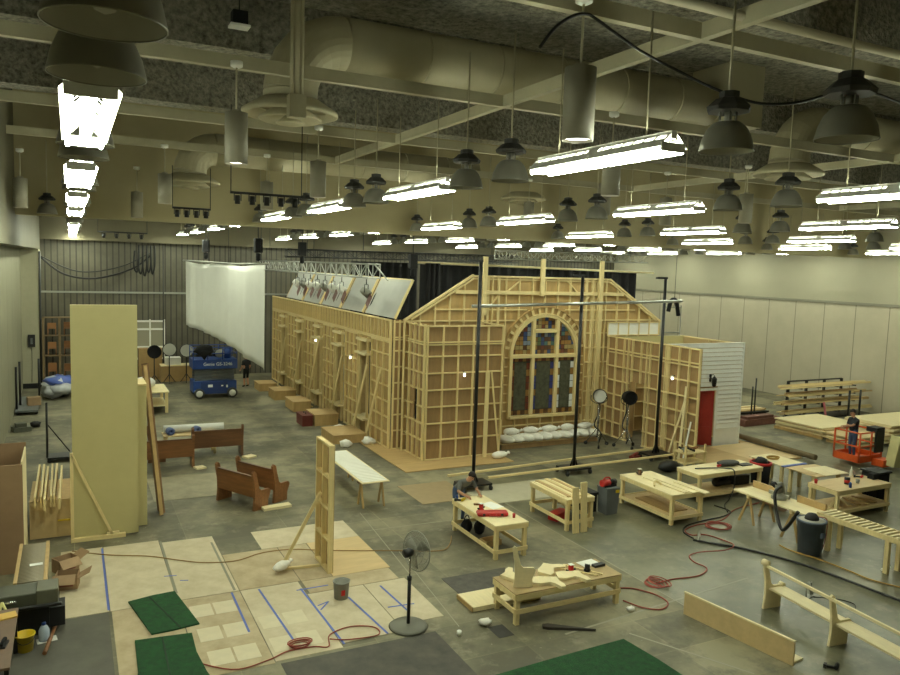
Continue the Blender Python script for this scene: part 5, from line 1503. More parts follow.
# brown pews
def pew(label, x, y, rz, L, seat=True, m=OAK, foot=True):
    t = thing('wooden_pew', label, 'pew', (x, y, 0), rz)
    # local x along the pew, back at y=0, seat towards +y
    for xx in (0, L):
        e = MB().prism([(p[0], p[1]) for p in pew_end_poly(1.06)], 0, -.04, .04).build('end_panel', m, t, loc=(xx, 0, 0))
    MB().add([(0, .03, .36), (L, .03, .36), (L, -.01, .95), (0, -.01, .95), (0, .06, .36), (L, .06, .36), (L, .02, .95), (0, .02, .95)], [(0, 1, 2, 3), (7, 6, 5, 4), (0, 4, 5, 1), (1, 5, 6, 2), (2, 6, 7, 3), (3, 7, 4, 0)]).build('back', m, t)
    MB().box(0, -.03, .93, L, .04, .97).build('top_rail', OAKD, t)
    if seat: MB().box(0, .06, .40, L, .44, .44).build('seat', m, t)
    return t
pew('brown wooden pew at left, half hidden by the leaning board', 1.2, 25.2, 0, 2.3)
pew('dark brown wooden pew at the right end of the pair, below the white roll', 3.62, 26.2, 0, 1.65, m=OAKD)
pew('brown wooden pew behind, whose curved arm shows by the leaning board', 1.0, 26.9, PI, .9) if False else None
e = MB().prism(pew_end_poly(1.2), 1, 0, .06)
small('pew_end', e, OAKD, 'dark curved pew end standing behind the left brown pew', 'pew end', (2.2, 26.15, .012), 0)
small('pew_end_block', MB().box(-.1, -.15, 0, .22, .15, .05), PALE, 'pale block under the foot of the left brown pew', 'block', (3.62, 25.0, .001), .3)
small('pew_end_block', MB().box(-.15, -.15, 0, .25, .15, .06), PALE, 'pale block under the right foot of the dark brown pew', 'block', (5.4, 25.85, .001), .5)
t = thing('saw_table', 'low table with tape rolls behind the brown pews', 'table', (2.75, 26.75, 0))
MB().box(0, 0, .70, 1.8, .7, .74).build('tabletop', PLYL, t)
for x in (.1, 1.7):
    for y in (.1, .6): MB().box(-.04, -.04, 0, .04, .04, .70).build('leg', PINE, t, loc=(x, y, 0))
for i, (x, lb) in enumerate(((2.98, 'blue roll on the low table behind the pews, left one'), (3.85, 'blue roll on the low table behind the pews, right one'))):
    small('tape_roll', MB().lathe([(.05, -.1), (.13, -.1), (.13, .1), (.05, .1), (.05, -.1)], 16, (0, 0, .13), M=Euler((PI / 2, 0, .3)).to_matrix()), mat('blue_roll', (88, 104, 150), .6), lb, 'roll', (x, 26.9, .742))
small('white_roll', MB().tube([(-1.0, 0, .14), (1.0, -.1, .14)], .13, 14), SHEET, 'long white roll lying across the low table behind the pews', 'roll', (3.8, 27.25, .742))
pew('nearer of the two small brown pews in the middle of the floor', 3.62, 21.45, -1.06, 1.5)
pew('farther of the two small brown pews, just behind the nearer one', 4.28, 21.95, -1.06, 1.5)
small('pale_board', MB().box(-.4, -.13, 0, .4, .13, .07), PALE, 'pale board on the floor by the ends of the small brown pews', 'board', (5.0, 20.2, .08), .15)
bpy.data.objects['pale_board'].location.z = .002
sheet_on_floor(2.0, 21.9, 4.3, 24.3, mat('worn_plywood', (156, 148, 120), .65, rgb2=(130, 122, 98), scale=2), 'worn pale plywood sheet on the floor between the brown pews', .008)

# dark rubber sheets and pale chalk lines on the slab
DKF = mat('dark_floor_sheet', (74, 70, 58), .6, rgb2=(38, 36, 31), scale=2.2, detail=9)
sheet_on_floor(3.1, 9.3, 6.0, 12.1, DKF, 'dark scuffed floor sheet in front of the red cord at the bottom', .004)
sheet_on_floor(-2.0, 12.0, .56, 15.2, mat('grey_floor_sheet', (86, 84, 74), .6, rgb2=(66, 64, 56), scale=1.6, detail=8), 'dark grey floor sheet in front of the planer, lower left', .004)
CHK = mat('pale_seam', (150, 146, 128), .7)
for i, (a, b, w_, lb) in enumerate((((11.2, 10.95), (11.2, 20.0), .03, 'pale joint line on the floor right of the workbenches, running towards the set'), ((8.2, 11.05), (13.6, 11.6), .05, 'pale joint line across the floor in front of the low workbench'),
        ((9.35, 10.6), (10.4, 8.6), .04, 'pale tape line on the floor beside the big turf sheet'), ((6.5, 12.1), (6.9, 16.0), .018, 'pale line on the floor right of the pedestal fan'), ((6.6, 17.6), (10.4, 17.5), .03, 'pale line on the floor behind the bending worker'), ((6.6, 14.6), (7.0, 19.0), .025, 'pale line on the floor by the slatted trestle table'))):
    tag(MB().bar((0, 0, 0), (b[0] - a[0], b[1] - a[1], 0), w_, .0015).build('floor_line', CHK, loc=(a[0], a[1], .0012)), lb, 'line')
# ================================================================== LEFT SIDE
cp = thing('tall_cream_panel', 'tall cream painted flat standing at the left with a timber foot', 'scenery flat', (0, 19.5, 0))
MB().box(-.02, 0, .03, 1.42, .045, 5.63).build('panel_face', CREAM, cp)
MB().box(-.02, .045, .03, .03, .12, 5.63).box(1.37, .045, .03, 1.42, .12, 5.63).box(.03, .045, 5.56, 1.37, .12, 5.63).box(.03, .045, .03, 1.37, .12, .1).build('back_frame', PINE, cp)
MB().box(-.07, -.10, 0, .0, -.02, 2.15).build('jack_stud', PINE, cp)
MB().box(-.07, -.14, 0, 1.12, -.03, .09).build('jack_foot', PINEX, cp)
MB().bar((-.03, -.08, 2.1), (.82, -.08, .09), .06, .04, up=(0, 1, 0)).build('jack_brace', PINE, cp)
MB().box(.70, -.10, .09, .98, -.05, .15).build('jack_block', PALE, cp)
c2 = thing('cream_panel', 'shorter cream panel set back at the right edge of the tall cream flat', 'scenery flat', (1.44, 20.0, 0))
MB().box(0, 0, .02, .22, .9, 3.6).build('panel_face', CREAM, c2)
MB().box(-.005, -.02, 3.6, .225, .92, 3.64).build('top_edge', PINE, c2)
lb_ = thing('leaning_board', 'brown edged board leaning against the cream flats', 'board', (2.08, 20.85, .01))
MB().bar((.0, 0, .03), (-.34, .6, 3.95), .5, .05, up=(1, .2, 0)).build('board', mat('brown_edge_board', (120, 88, 56), .6, var=.12), lb_)
MB().bar((-.02, -.27, .03), (-.36, .33, 3.95), .04, .09, up=(1, .2, 0)).build('pale_edge', PLYO, lb_)
t = thing('side_table', 'pale table behind the cream flat with a white bundle on it', 'table', (2.2, 34.6, 0))
MB().box(0, 0, .9, 1.6, 2.2, .95).build('tabletop', PALE, t)
for x in (.1, 1.5):
    for y in (.1, 2.1): MB().box(-.06, -.06, 0, .06, .06, .9).build('leg', PINE, t, loc=(x, y, 0))
MB().box(.05, .05, .3, 1.55, 2.15, .34).build('shelf', PALE, t)
small('white_bundle', MB().blob((0, 0, .25), (.5, .7, .25), 12, 7, .15), SHEET, 'white bundle lying on the pale table behind the cream flat', 'bundle', (2.8, 35.7, .952))
small('dark_bundle', MB().blob((0, 0, .3), (.5, .5, .3), 12, 7, .2), BLACK, 'dark bundle behind the pale table by the cream flat', 'bundle', (2.6, 38.6, .003))
# plywood crate
pc = thing('plywood_crate', 'big open-topped plywood crate at the left edge of the picture', 'crate', (-1.56, 18.4, 0))
PLYC = mat('brown_plywood', (150, 122, 92), .65, var=.10, scale=1.4)
MB().box(-.6, -.5, 0, .6, -.47, 2.35).build('front', PLYC, pc)
MB().box(-.6, .97, 0, .6, 1.0, 2.5).build('back_board', PLYC, pc)
MB().box(-.6, -.47, 0, -.57, .97, 2.4).build('side', PLYC, pc)
MB().box(.57, -.47, 0, .6, .97, 2.4).build('side', PALE, pc)
MB().box(-.57, -.47, .02, .57, .97, .05).build('bottom', PLYC, pc)
lc = thing('lumber_cart', 'plywood-fronted lumber cart beside the crate', 'cart', (-.5, 19.85, 0))
MB().box(-.44, 0, .03, .44, .03, .95).build('front', PLYL, lc)
MB().box(-.44, .03, .88, .44, 1.9, .93).build('deck', PLYM, lc)
MB().box(-.44, .03, .03, -.41, 1.9, .88).build('side', PLYM, lc)
MB().box(.41, .03, .03, .44, 1.9, .88).build('side', PLYM, lc)
for i in range(6):
    small('long_plank', MB().box(-.022, -1.55, 0, .022, 1.5, .27), PINE, 'plank on edge on the lumber cart, %s from the left' % ORD[i], 'plank', (-.80 + .10 * i + .015 * (i % 2), 20.9 - .25 * (i % 3 == 2), .932), random.uniform(-.012, .012), 'planks on the lumber cart')
small('pliers', MB().bar((0, 0, .02), (.18, .02, .02), .05, .03).bar((.18, .02, .02), (.28, -.02, .02), .07, .03), YELL, 'yellow and black pliers hanging on the front of the lumber cart', 'pliers', (-.35, 19.82, .42), 0)
dc = thing('panel_dolly', 'black steel panel dolly with upright posts behind the lumber cart', 'dolly', (-.45, 27.6, 0))
MB().box(-.3, -.35, .12, .5, .35, .17).build('bed', STEEL, dc)
MB().tube([(-.3, -.3, .18), (-.3, -.3, 2.0)], .035, 8).build('upright', STEEL, dc)
MB().tube([(-.3, -.3, 1.3), (.35, .3, .2)], .018, 8).build('diagonal', STEEL, dc)
for x in (-.24, .44):
    for y in (-.3, .3): MB().lathe([(0, -.03), (.06, -.03), (.06, .03), (0, .03)], 10, (x, y, .06), M=Euler((PI / 2, 0, 0)).to_matrix()).build('wheel', DARK, dc)
dk = thing('flat_cart', 'low grey cart with thin black uprights by the left wall', 'cart', (-1.72, 36.8, 0))
MB().box(-.42, -1.0, .12, .42, 2.6, .2).build('bed', GREYP, dk)
for x, y, h in ((-.38, -.6, 2.0), (-.30, .4, 2.1), (.40, 1.3, 2.1)): MB().tube([(x, y, .2), (x, y, h)], .045, 8).build('upright', STEEL, dk)
for x in (-.36, .36):
    for y in (-.8, 2.4): MB().lathe([(0, -.03), (.06, -.03), (.06, .03), (0, .03)], 10, (x, y, .06), M=Euler((PI / 2, 0, 0)).to_matrix()).build('wheel', DARK, dk)
small('cardboard_box', MB().box(-.25, -.2, 0, .25, .2, .35), CARD, 'brown cardboard box on the low grey cart by the left wall', 'box', (-1.5, 37.1, .202), .2)
bw = thing('wrapped_bundle', 'big bundle wrapped in white and blue plastic near the left wall', 'bundle', (-.55, 40.6, .0))
MB().blob((0, 0, .46), (.8, 1.4, .45), 14, 8, .25).blob((-.2, -.9, .3), (.5, .6, .3), 10, 6, .25).build('wrapping', mat('clear_plastic', (190, 192, 196), .35, var=.1), bw)
MB().blob((.1, -.2, .68), (.74, 1.0, .3), 12, 7, .2).build('blue_sheet', mat('blue_plastic', (70, 92, 168), .4), bw)
small('floor_machine', MB().box(-.3, -.2, 0, .3, .25, .18).box(-.2, -.15, .18, .15, .15, .32), GREEND, 'small greenish machine on the floor by the left wall', 'machine', (-1.75, 32.6, .002), .3)
small('floor_machine', MB().blob((0, 0, .12), (.2, .16, .12), 10, 6, .2), DARK, 'small dark heap on the floor beside the greenish machine', 'heap', (-1.3, 33.2, .002))
# storage rack with stacked chairs at the far wall
sr = thing('storage_rack', 'wooden storage rack with shelves against the far wall at left', 'rack', (-.55, 44.4, 0))
for x in (-.75, 0, .75): MB().box(-.05, -.3, 0, .05, .3, 3.5).build('upright', mat('dull_shelf_wood', (124, 104, 74), .7, var=.1), sr, loc=(x, 0, 0))
for z in (.3, 1.5, 2.55, 3.5): MB().box(-.8, -.3, z - .04, .8, .3, z).build('shelf', mat('dull_shelf_wood', (124, 104, 74), .7, var=.1), sr)
for i, (x, z, h) in enumerate(((-.95, 2.55, .7), (-.2, 2.55, .75), (-.95, 1.5, .75), (-.2, 1.5, .8), (-.95, .3, .85), (-.2, .3, .8))):
    t = thing('wooden_chair', 'brown folded chair on the storage rack, %s shelf, %s one' % (('top', 'top', 'middle', 'middle', 'bottom', 'bottom')[i], ('left', 'right')[i % 2]), 'chair', (x + .05, 44.25, z + .002), 0)
    m = OAK if i % 2 else mat('tan_chair_wood', (160, 112, 68), .5)
    MB().box(-.2, -.03, .35, .2, .0, .39).build('seat_edge', m, t)
    MB().box(-.2, .0, .40, .2, .03, h - .05).build('backrest', m, t)
    for sx in (-.18, .18): MB().box(sx - .02, -.02, 0, sx + .02, .02, .4).build('leg', m, t)
# planer / roller bed at lower left
pl = thing('thickness_planer', 'green-grey thickness planer with a long ribbed roller bed at the lower left', 'planer', (-.72, 15.75, 0))
MB().box(-.28, -.6, .70, -.22, 1.5, .86).box(.2, -.6, .70, .26, 1.5, .86).build('bed_rail', PLYO, pl)
ROL = mat('dull_roller', (150, 140, 118), .5, var=.08)
for i in range(30):
    MB().tube([(-.22, 0, 0), (.2, 0, 0)], .022, 8).build('roller', ROL, pl, loc=(0, -.55 + .068 * i, .835))
for x in (-.2, .18):
    for y in (1.35,): MB().box(x - .03, y - .03, 0, x + .03, y + .03, .7).build('leg', GREEND, pl)
MB().box(-.75, -1.15, .55, .42, -.62, .85).build('head', GREEND, pl, bevel=.02)
MB().box(.1, -1.2, .60, .45, -.7, .90).build('motor_cover', mat('olive_metal', (96, 96, 78), .5, var=.08), pl, bevel=.02)
MB().box(-.6, -1.0, 0, .3, -.7, .55).build('stand', STEEL, pl)
MB().tube([(-.7, -1.2, .62), (.5, -1.2, .62)], .035, 8).build('feed_bar', STEEL, pl)
MB().tube([(-.4, -1.16, .74), (-.2, -1.16, .74)], .03, 8).build('handle', CHROME, pl)
MB().box(.0, -.95, .1, .55, -.55, .45).build('base_block', DARK, pl)
small('paper_label', MB().box(-.11, -.06, 0, .11, .06, .004), WHITE, 'white card lying on the ribbed roller bed', 'card', (-.66, 15.95, .866), .05)
def carton(label, x, y, rz, s=(.42, .34, .3)):
    t = thing('cardboard_box', label, 'box', (x, y, .008), rz)
    w, d, h = s
    MB().box(-w / 2, -d / 2, 0, w / 2, d / 2, .01).box(-w / 2, -d / 2, 0, -w / 2 + .01, d / 2, h).box(w / 2 - .01, -d / 2, 0, w / 2, d / 2, h).box(-w / 2, -d / 2, 0, w / 2, -d / 2 + .01, h).box(-w / 2, d / 2 - .01, 0, w / 2, d / 2, h).build('carton', CARD, t)
    MB().obox((w / 2 + .12, 0, h - .02), (.26, d, .01), (0, -.5, 0)).build('flap', CARD, t)
    MB().obox((-.03, -d / 2 - .1, h - .05), (w, .22, .01), (.7, 0, 0)).build('flap', CARD, t)
    for k in range(3): MB().box(-w * .3, -d / 2 - .003, .07 + .07 * k, w * .3, -d / 2 - .001, .10 + .07 * k).build('printed_mark', mat('faded_red_print', (128, 70, 58), .7), t)
    return t
carton('open cardboard box with red print beside the roller bed, the farther one', -.18, 17.65, .5)
carton('open cardboard box with red print beside the roller bed, the nearer one', -.14, 16.75, -.15)
yb_ = thing('bucket', 'yellow plastic bucket on the floor in front of the planer', 'bucket', (-.78, 14.25, .002))
MB().lathe([(0, 0), (.12, 0), (.15, .3), (.16, .3), (.16, .28), (.14, .27), (.115, .012), (0, .012)], 20).build('pail', YELL, yb_)
MB().tube([(.155 * math.cos(a * PI / 10), .155 * math.sin(a * PI / 10) * .9, .28 - .12 * abs(math.sin(a * PI / 10))) for a in range(10, 21)], .006, 5).build('handle', STEEL, yb_)
jg = thing('water_jug', 'clear plastic jug of water beside the yellow bucket', 'jug', (-.5, 14.5, .012))
MB().lathe([(0, 0), (.085, 0), (.09, .05), (.09, .18), (.06, .25), (.03, .28), (.03, .31), (0, .31)], 16).build('bottle', mat('clear_jug', (176, 190, 206), .2), jg)
MB().lathe([(.033, .28), (.035, .28), (.035, .32), (0, .32)], 12).build('cap', BLUE, jg)
small('paper_sheet', MB().box(-.16, -.10, 0, .16, .10, .008), WHITE, 'white paper on the floor under the water jug', 'paper', (-.46, 14.5, .002), .15)
small('wooden_pole', MB().tube([(0, 0, .04), (.22, 1.5, .04)], .035, 8), OAK, 'brown round pole lying aslant in front of the planer', 'pole', (-.48, 13.92, .006), 0)
ct = thing('work_cart', 'brown-topped cart in the lower left corner with tape and paper on it', 'cart', (-1.25, 12.6, 0))
MB().box(-.5, -.4, .72, .38, 1.7, .76).build('top', mat('brown_laminate', (110, 88, 70), .5, var=.1), ct)
for x in (-.45, .33):
    for y in (-.3, 1.6): MB().box(x - .03, y - .03, 0, x + .03, y + .03, .72).build('leg', STEEL, ct)
small('clipboard', MB().box(-.14, -.12, 0, .14, .12, .02), mat('amber_paper', (206, 168, 84), .6), 'amber paper pad on the brown-topped cart', 'paper', (-1.02, 14.0, .762), .2)
small('paper_pad', MB().box(-.1, -.1, 0, .1, .1, .02), mat('pale_blue_paper', (150, 190, 196), .6), 'pale blue pad at the left of the amber paper pad', 'paper', (-1.28, 13.9, .762), .1)
ph = thing('telephone', 'black handset lying on the brown-topped cart', 'telephone', (-1.0, 12.95, .762), 1.4)
MB().box(-.12, -.05, 0, .12, .05, .03).build('base', STEEL, ph)
MB().tube(smooth_path([(-.12, 0, .05), (-.06, 0, .08), (.06, 0, .08), (.12, 0, .05)]), .025, 8).build('handset', BLACK, ph)
yf = thing('folding_frame', 'pale yellow angled tube frame beside the brown-topped cart', 'frame', (-.98, 14.42, 0))
MB().tube([(-.14, .0, .84), (.16, -.02, .02)], .022, 8).build('tube_leg', mat('pale_yellow_paint', (222, 216, 140), .4), yf)
MB().tube([(-.14, .0, .84), (-.35, -.05, .02)], .022, 8).build('tube_leg', mat('pale_yellow_paint', (222, 216, 140), .4), yf)

# ================================================================== BLUE SCISSOR LIFT AND THINGS AT THE BACK LEFT
sl = thing('scissor_lift', 'blue scissor lift with white lettering, parked under the white cloth', 'scissor lift', (6.26, 38.3, 0))
W2, D2 = 1.03, .6
MB().box(-W2, -D2, .28, W2, D2, .85).build('chassis', BLUE, sl, bevel=.03)
MB().box(-W2 + .35, -D2 - .02, .22, W2 - .45, -D2, .82).build('side_tray', mat('lift_blue_dark', (22, 48, 104), .4), sl)
for z in (.95, 1.1, 1.25, 1.38):
    for y in (-.42, .42): MB().bar((-W2 + .1, y, z - .06), (W2 - .1, y, z + .05), .05, .1).bar((-W2 + .1, y + .06, z + .05), (W2 - .1, y + .06, z - .06), .05, .1).build('scissor_arm', GREYP, sl)
MB().box(-W2 - .02, -D2 - .04, 1.45, W2 + .02, D2 + .04, 1.9).build('platform', BLUE, sl)
for z in (2.2, 2.5):
    MB().tube([(-W2, -D2, z), (W2, -D2, z), (W2, D2, z), (-W2, D2, z), (-W2, -D2, z)], .025, 6, smooth=False).build('guard_rail', BLUE, sl)
for x in (-W2, -.35, .35, W2):
    for y in (-D2, D2): MB().tube([(x, y, 1.9), (x, y, 2.5)], .025, 6).build('rail_post', BLUE, sl)
for x in (-W2 + .28, W2 - .22):
    for y in (-D2 - .03, D2 + .03):
        w = MB().lathe([(.09, -.08), (.23, -.08), (.25, -.05), (.25, .05), (.23, .08), (.09, .08)], 20, (x, y, .252), M=Euler((PI / 2, 0, 0)).to_matrix()).build('wheel', mat('grey_tyre', (64, 64, 62), .8), sl)
        MB().lathe([(0, -.085), (.16, -.085), (.16, .085), (0, .085)], 16, (x, y, .252), M=Euler((PI / 2, 0, 0)).to_matrix()).build('rim', WHITE, w)
text('Genie', 'lettering', .22, WHITE, sl, (-.30, -D2 - .045, 1.68), (PI / 2, 0, 0))
text('GS-3246', 'lettering', .22, WHITE, sl, (.42, -D2 - .045, 1.68), (PI / 2, 0, 0))
MB().box(-.34, -D2 - .025, .55, -.12, -D2 - .02, .68).box(.28, -D2 - .025, .58, .38, -D2 - .02, .64).box(.52, -D2 - .025, .52, .60, -D2 - .02, .64).build('white_decal', WHITE, sl)
small('black_cloth_bundle', MB().blob((0, 0, 0), (.48, .22, .26), 12, 7, .22).lathe([(.0, -.5), (.15, -.3), (.36, -.05), (0, .1)], 10), BLACK, 'black cloth bundle hung over the left rail of the blue scissor lift', 'cloth', (5.7, 37.4, 2.42))
bpy.data.objects['black_cloth_bundle']['label'] = 'black cloth bundle hung over the left rail of the blue scissor lift'
small('film_lamp_head', MB().lathe([(0, -.2), (.15, -.18), (.2, 0), (.2, .2), (.0, .12)], 14, M=Euler((1.3, .4, 0)).to_matrix()), GALV, 'silver lamp head lying on the platform of the blue scissor lift', 'lamp', (6.5, 38.0, 2.15))
small('lift_bin', MB().lathe([(0, 0), (.17, 0), (.2, .5), (0, .5)], 14), BLUE, 'small blue bin standing on the right of the scissor lift platform', 'bin', (6.95, 38.3, 1.902))
small('cable_heap', MB().blob((0, 0, .2), (.28, .2, .16), 12, 6, .2), CABK, 'dark heap of cable on the scissor lift platform', 'cables', (6.5, 38.55, 1.902))
for i, (x0, x1, lb) in enumerate(((4.35, 6.15, 'pale wooden case at the back, left one of the pair behind the scissor lift'), (6.25, 8.15, 'pale wooden case at the back, right one of the pair behind the scissor lift'))):
    t = thing('wooden_case', lb, 'case', (x0, 43.4, 0))
    MB().box(0, 0, 0, x1 - x0, .9, .85).build('body', mat('warm_case_ply', (164, 134, 86), .6, var=.08), t)
    MB().box(-.01, -.01, .85, x1 - x0 + .01, .91, .90).build('lid', PALE, t)
cd = thing('wooden_case', 'tall wooden cabinet leaning at the far wall left of the round lamps', 'case', (3.3, 44.4, 0))
MB().box(0, 0, 0, 1.2, .5, 1.75).build('body', mat('warm_case_ply', (164, 134, 86)), cd)
wfm = thing('window_frame_unit', 'pale framed window unit leaning on the far wall beside the cream flat', 'window frame', (3.2, 45.1, 1.0))
for x in (0, .75, 1.5): MB().box(-.04, 0, 0, .04, .08, 2.3).build('stile', WHITE, wfm, loc=(x, 0, 0))
for z in (.1, .75, 1.75, 2.2): MB().box(-.04, 0, -.05, 1.54, .08, .05).build('rail', WHITE, wfm, loc=(0, 0, z))
MB().box(0, .04, .1, 1.5, .05, 2.2).build('panel', mat('dull_panel', (150, 146, 126), .6), wfm)
for i, (x, y, z, m, lb) in enumerate(((3.95, 42.8, 1.75, BLACK, 'round black lamp on a stand at the back left'), (4.72, 42.9, 1.85, WHITE, 'round pale lamp on a stand next to the black one at the back left'), (5.6, 42.9, 1.78, WHITE, 'large round white lamp on a stand left of the scissor lift'))):
    t = thing('film_light_stand', lb, 'film light', (x, y, 0))
    MB().tube([(0, 0, .25), (0, 0, z)], .03, 8).build('column', STEEL, t)
    for a in range(3): MB().tube([(0, 0, .5), (.35 * math.cos(a * 2.09 + .4), .35 * math.sin(a * 2.09 + .4), .03)], .02, 6).build('leg', STEEL, t)
    MB().lathe([(0, -.2), (.28, -.15), (.36, .02), (.36, .12), (.33, .12), (.30, .06), (0, .05)], 20, (0, 0, z), M=Euler((PI / 2, 0, 0)).to_matrix()).build('head', m if m is BLACK else STEEL, t)
    if m is not BLACK: MB().lathe([(0, .13), (.33, .121)], 20, (0, 0, z), M=Euler((PI / 2, 0, 0)).to_matrix()).build('lens', mat('dull_lens', (176, 176, 166), .4), t)
small('equipment_case', MB().box(-.5, -.3, 0, .5, .3, .6), STEEL, 'black equipment case on the right wooden case at the back', 'case', (6.7, 43.85, .902))
small('equipment_case', MB().box(-.4, -.3, 0, .4, .3, .4), WHITE, 'white bundle on the left wooden case at the back', 'case', (5.0, 43.9, .902))

# ================================================================== RIGHT SIDE: BOOM LIFT, LUMBER
bl = thing('boom_lift', 'boom lift with an orange work basket and a cream boom at the right edge', 'boom lift', (26.05, 17.7, 0))
bx0, bx1, by0, by1 = -.65, .62, -.5, .5
MB().box(bx0, by0, .16, bx1, by1, .24).build('basket_floor', ORANGE, bl)
MB().box(bx0 - .02, by0 - .02, .2, bx1 + .02, by0 + .03, .42).box(bx0 - .02, by1 - .03, .2, bx1 + .02, by1 + .02, .42).box(bx0 - .02, by0, .2, bx0 + .03, by1, .42).box(bx1 - .03, by0, .2, bx1 + .02, by1, .42).build('toe_board', ORANGE, bl)
for z in (.75, 1.25): MB().tube([(bx0, by0, z), (bx1, by0, z), (bx1, by1, z), (bx0, by1, z), (bx0, by0, z)], .03, 8, smooth=False).build('guard_rail', ORANGE, bl)
for x in (bx0, 0, bx1):
    for y in (by0, by1): MB().tube([(x, y, .2), (x, y, 1.25)], .035, 8).build('rail_post', ORANGE, bl)
MB().box(.08, -.62, .5, .58, -.54, 1.35).build('control_cover', STEEL, bl, bevel=.04)
MB().box(.1, -.6, 1.25, .58, -.2, 1.42).build('control_box', DARK, bl)
MB().box(.1, -.95, .05, .65, -.5, .3).build('bracket', ORANGE, bl)
MB().prism([(.25, .12), (.5, 1.2), (.8, 1.15), (1.1, .2), (.7, .05)], 1, -1.25, -.9).build('boom_nose', LCREAM, bl)
MB().bar((.55, -1.08, 1.02), (4.2, -1.7, .55), .32, .34).build('upper_boom', LCREAM, bl)
MB().bar((.7, -1.08, .28), (4.2, -1.6, .25), .30, .26).build('lower_link', LCREAM, bl)
MB().tube([(1.0, -1.1, .66), (3.2, -1.5, .5)], .06, 8).build('cylinder', STEEL, bl)
text('JLG', 'lettering', .2, STEEL, bl, (2.0, -1.085, .93), (PI / 2, 0, -.15)) if False else None
for k in range(4): MB().box(1.2 + .12 * k, -1.37 - .02 * k, .87, 1.28 + .12 * k, -1.33 - .02 * k, .97).build('dark_mark', STEEL, bl)
lr = thing('lumber_rack', 'black steel cantilever rack of lumber in front of the right wall', 'rack', (31.0, 24.6, 0))
for i in range(4):
    MB().box(-.05, -.05, 0, .05, .05, 1.78).build('upright', STEEL, lr, loc=(1.3 * i, .3, 0))
    for z in (.34, .78, 1.16, 1.55): MB().box(-.03, -.5, z - .05, .03, .3, z).build('arm', STEEL, lr, loc=(1.3 * i, 0, 0))
MB().box(0, .26, 1.74, 3.9, .34, 1.80).build('top_rail', STEEL, lr)
MB().box(-.1, -.5, 0, 4.0, .4, .08).build('base', STEEL, lr)
TIER = ['bottom', 'second', 'third', 'top']
for j, z in enumerate((.34, .78, 1.16, 1.55)):
    for i in range(8):
        L = random.uniform(4.6, 6.4)
        xo = random.uniform(-.9, .3)
        small('rack_board', MB().box(0, -.04, 0, L, .04, random.choice([.04, .09])), (PINEX, PLYO, PLYL)[i % 3], 'board on the %s tier of the black steel lumber rack' % TIER[j], 'board', (30.4 + xo, 24.15 + .088 * i, z + .002), random.uniform(-.006, .006), 'boards on the %s tier of the lumber rack' % TIER[j])
small('pink_board', MB().bar((0, 0, 0), (0, .22, .9), .12, .03, up=(0, 1, 0)), mat('pink_paint', (196, 110, 120), .6), 'pink strip standing against the lumber rack', 'board', (32.1, 23.5, .006))
def pile(x0, y0, x1, y1, n, th, label, grp, z=.1):
    tag(MB().box(x0, y0, 0, x0 + .1, y1, z).box((x0 + x1) / 2, y0, 0, (x0 + x1) / 2 + .1, y1, z).box(x1 - .1, y0, 0, x1, y1, z).build('pile_bearers', PLYM), 'timber bearers under the ' + grp, 'bearers')
    for i in range(n):
        dx, dy = random.uniform(-.12, .12), random.uniform(-.1, .1)
        small('lumber_sheet', MB().box(-(x1 - x0) / 2, -(y1 - y0) / 2, 0, (x1 - x0) / 2, (y1 - y0) / 2, th - .003), (PALE, PLYL, PALE)[i % 3], 'sheet %s from the top in the %s' % (ORD[n - 1 - i], grp), 'sheet', ((x0 + x1) / 2 + dx, (y0 + y1) / 2 + dy, z + .002 + th * i), random.uniform(-.02, .02), grp)
pile(28.3, 20.9, 31.2, 23.3, 6, .06, '', 'wide pile in front of the lumber rack', .12)
pile(28.2, 19.2, 30.4, 20.6, 5, .06, '', 'small pile behind the orange basket', .1)
pile(31.6, 20.0, 35.6, 22.2, 7, .06, '', 'pile by the right wall beyond the boom lift', .12)
for i, x in enumerate((33.2, 34.0)): tag(MB().tube([(x, 23.2, 0), (x, 23.2, 1.5)], .05, 8).build('steel_post', STEEL), ('left' if i == 0 else 'right') + ' one of two short black posts before the right wall', 'post')
sr2 = thing('lumber_rack', 'low rack of scrap lumber with black posts left of the big lumber rack', 'rack', (27.8, 25.4, 0))
MB().box(0, 0, .2, 2.6, 1.2, .28).build('deck', STEEL, sr2)
for x, h in ((.3, 1.2), (1.5, 1.5), (1.7, 1.9)): MB().tube([(x, .1, 0), (x, .1, h)], .035, 8).build('post', STEEL, sr2)
for x in (.1, 2.5): MB().box(x - .05, .1, 0, x + .05, 1.1, .2).build('foot', STEEL, sr2)
for i in range(6): small('scrap_board', MB().box(0, -.07, 0, 2.8 + .1 * (i % 3), .07, .06), (PLYO, PLYM, PALE)[i % 3], 'scrap board on the low rack left of the big lumber rack', 'board', (27.5 + .15 * (i % 2), 25.6 + .17 * i, .282), random.uniform(-.008, .008), 'scrap boards on the low rack')
small('red_pile', MB().box(-1.2, -.25, 0, 1.2, .25, .3).box(-1.0, -.2, .3, .8, .2, .42), mat('brick_red_stack', (104, 66, 54), .7, var=.2), 'low reddish pile on the floor in front of the low scrap rack', 'pile', (28.3, 24.2, .002), .05)
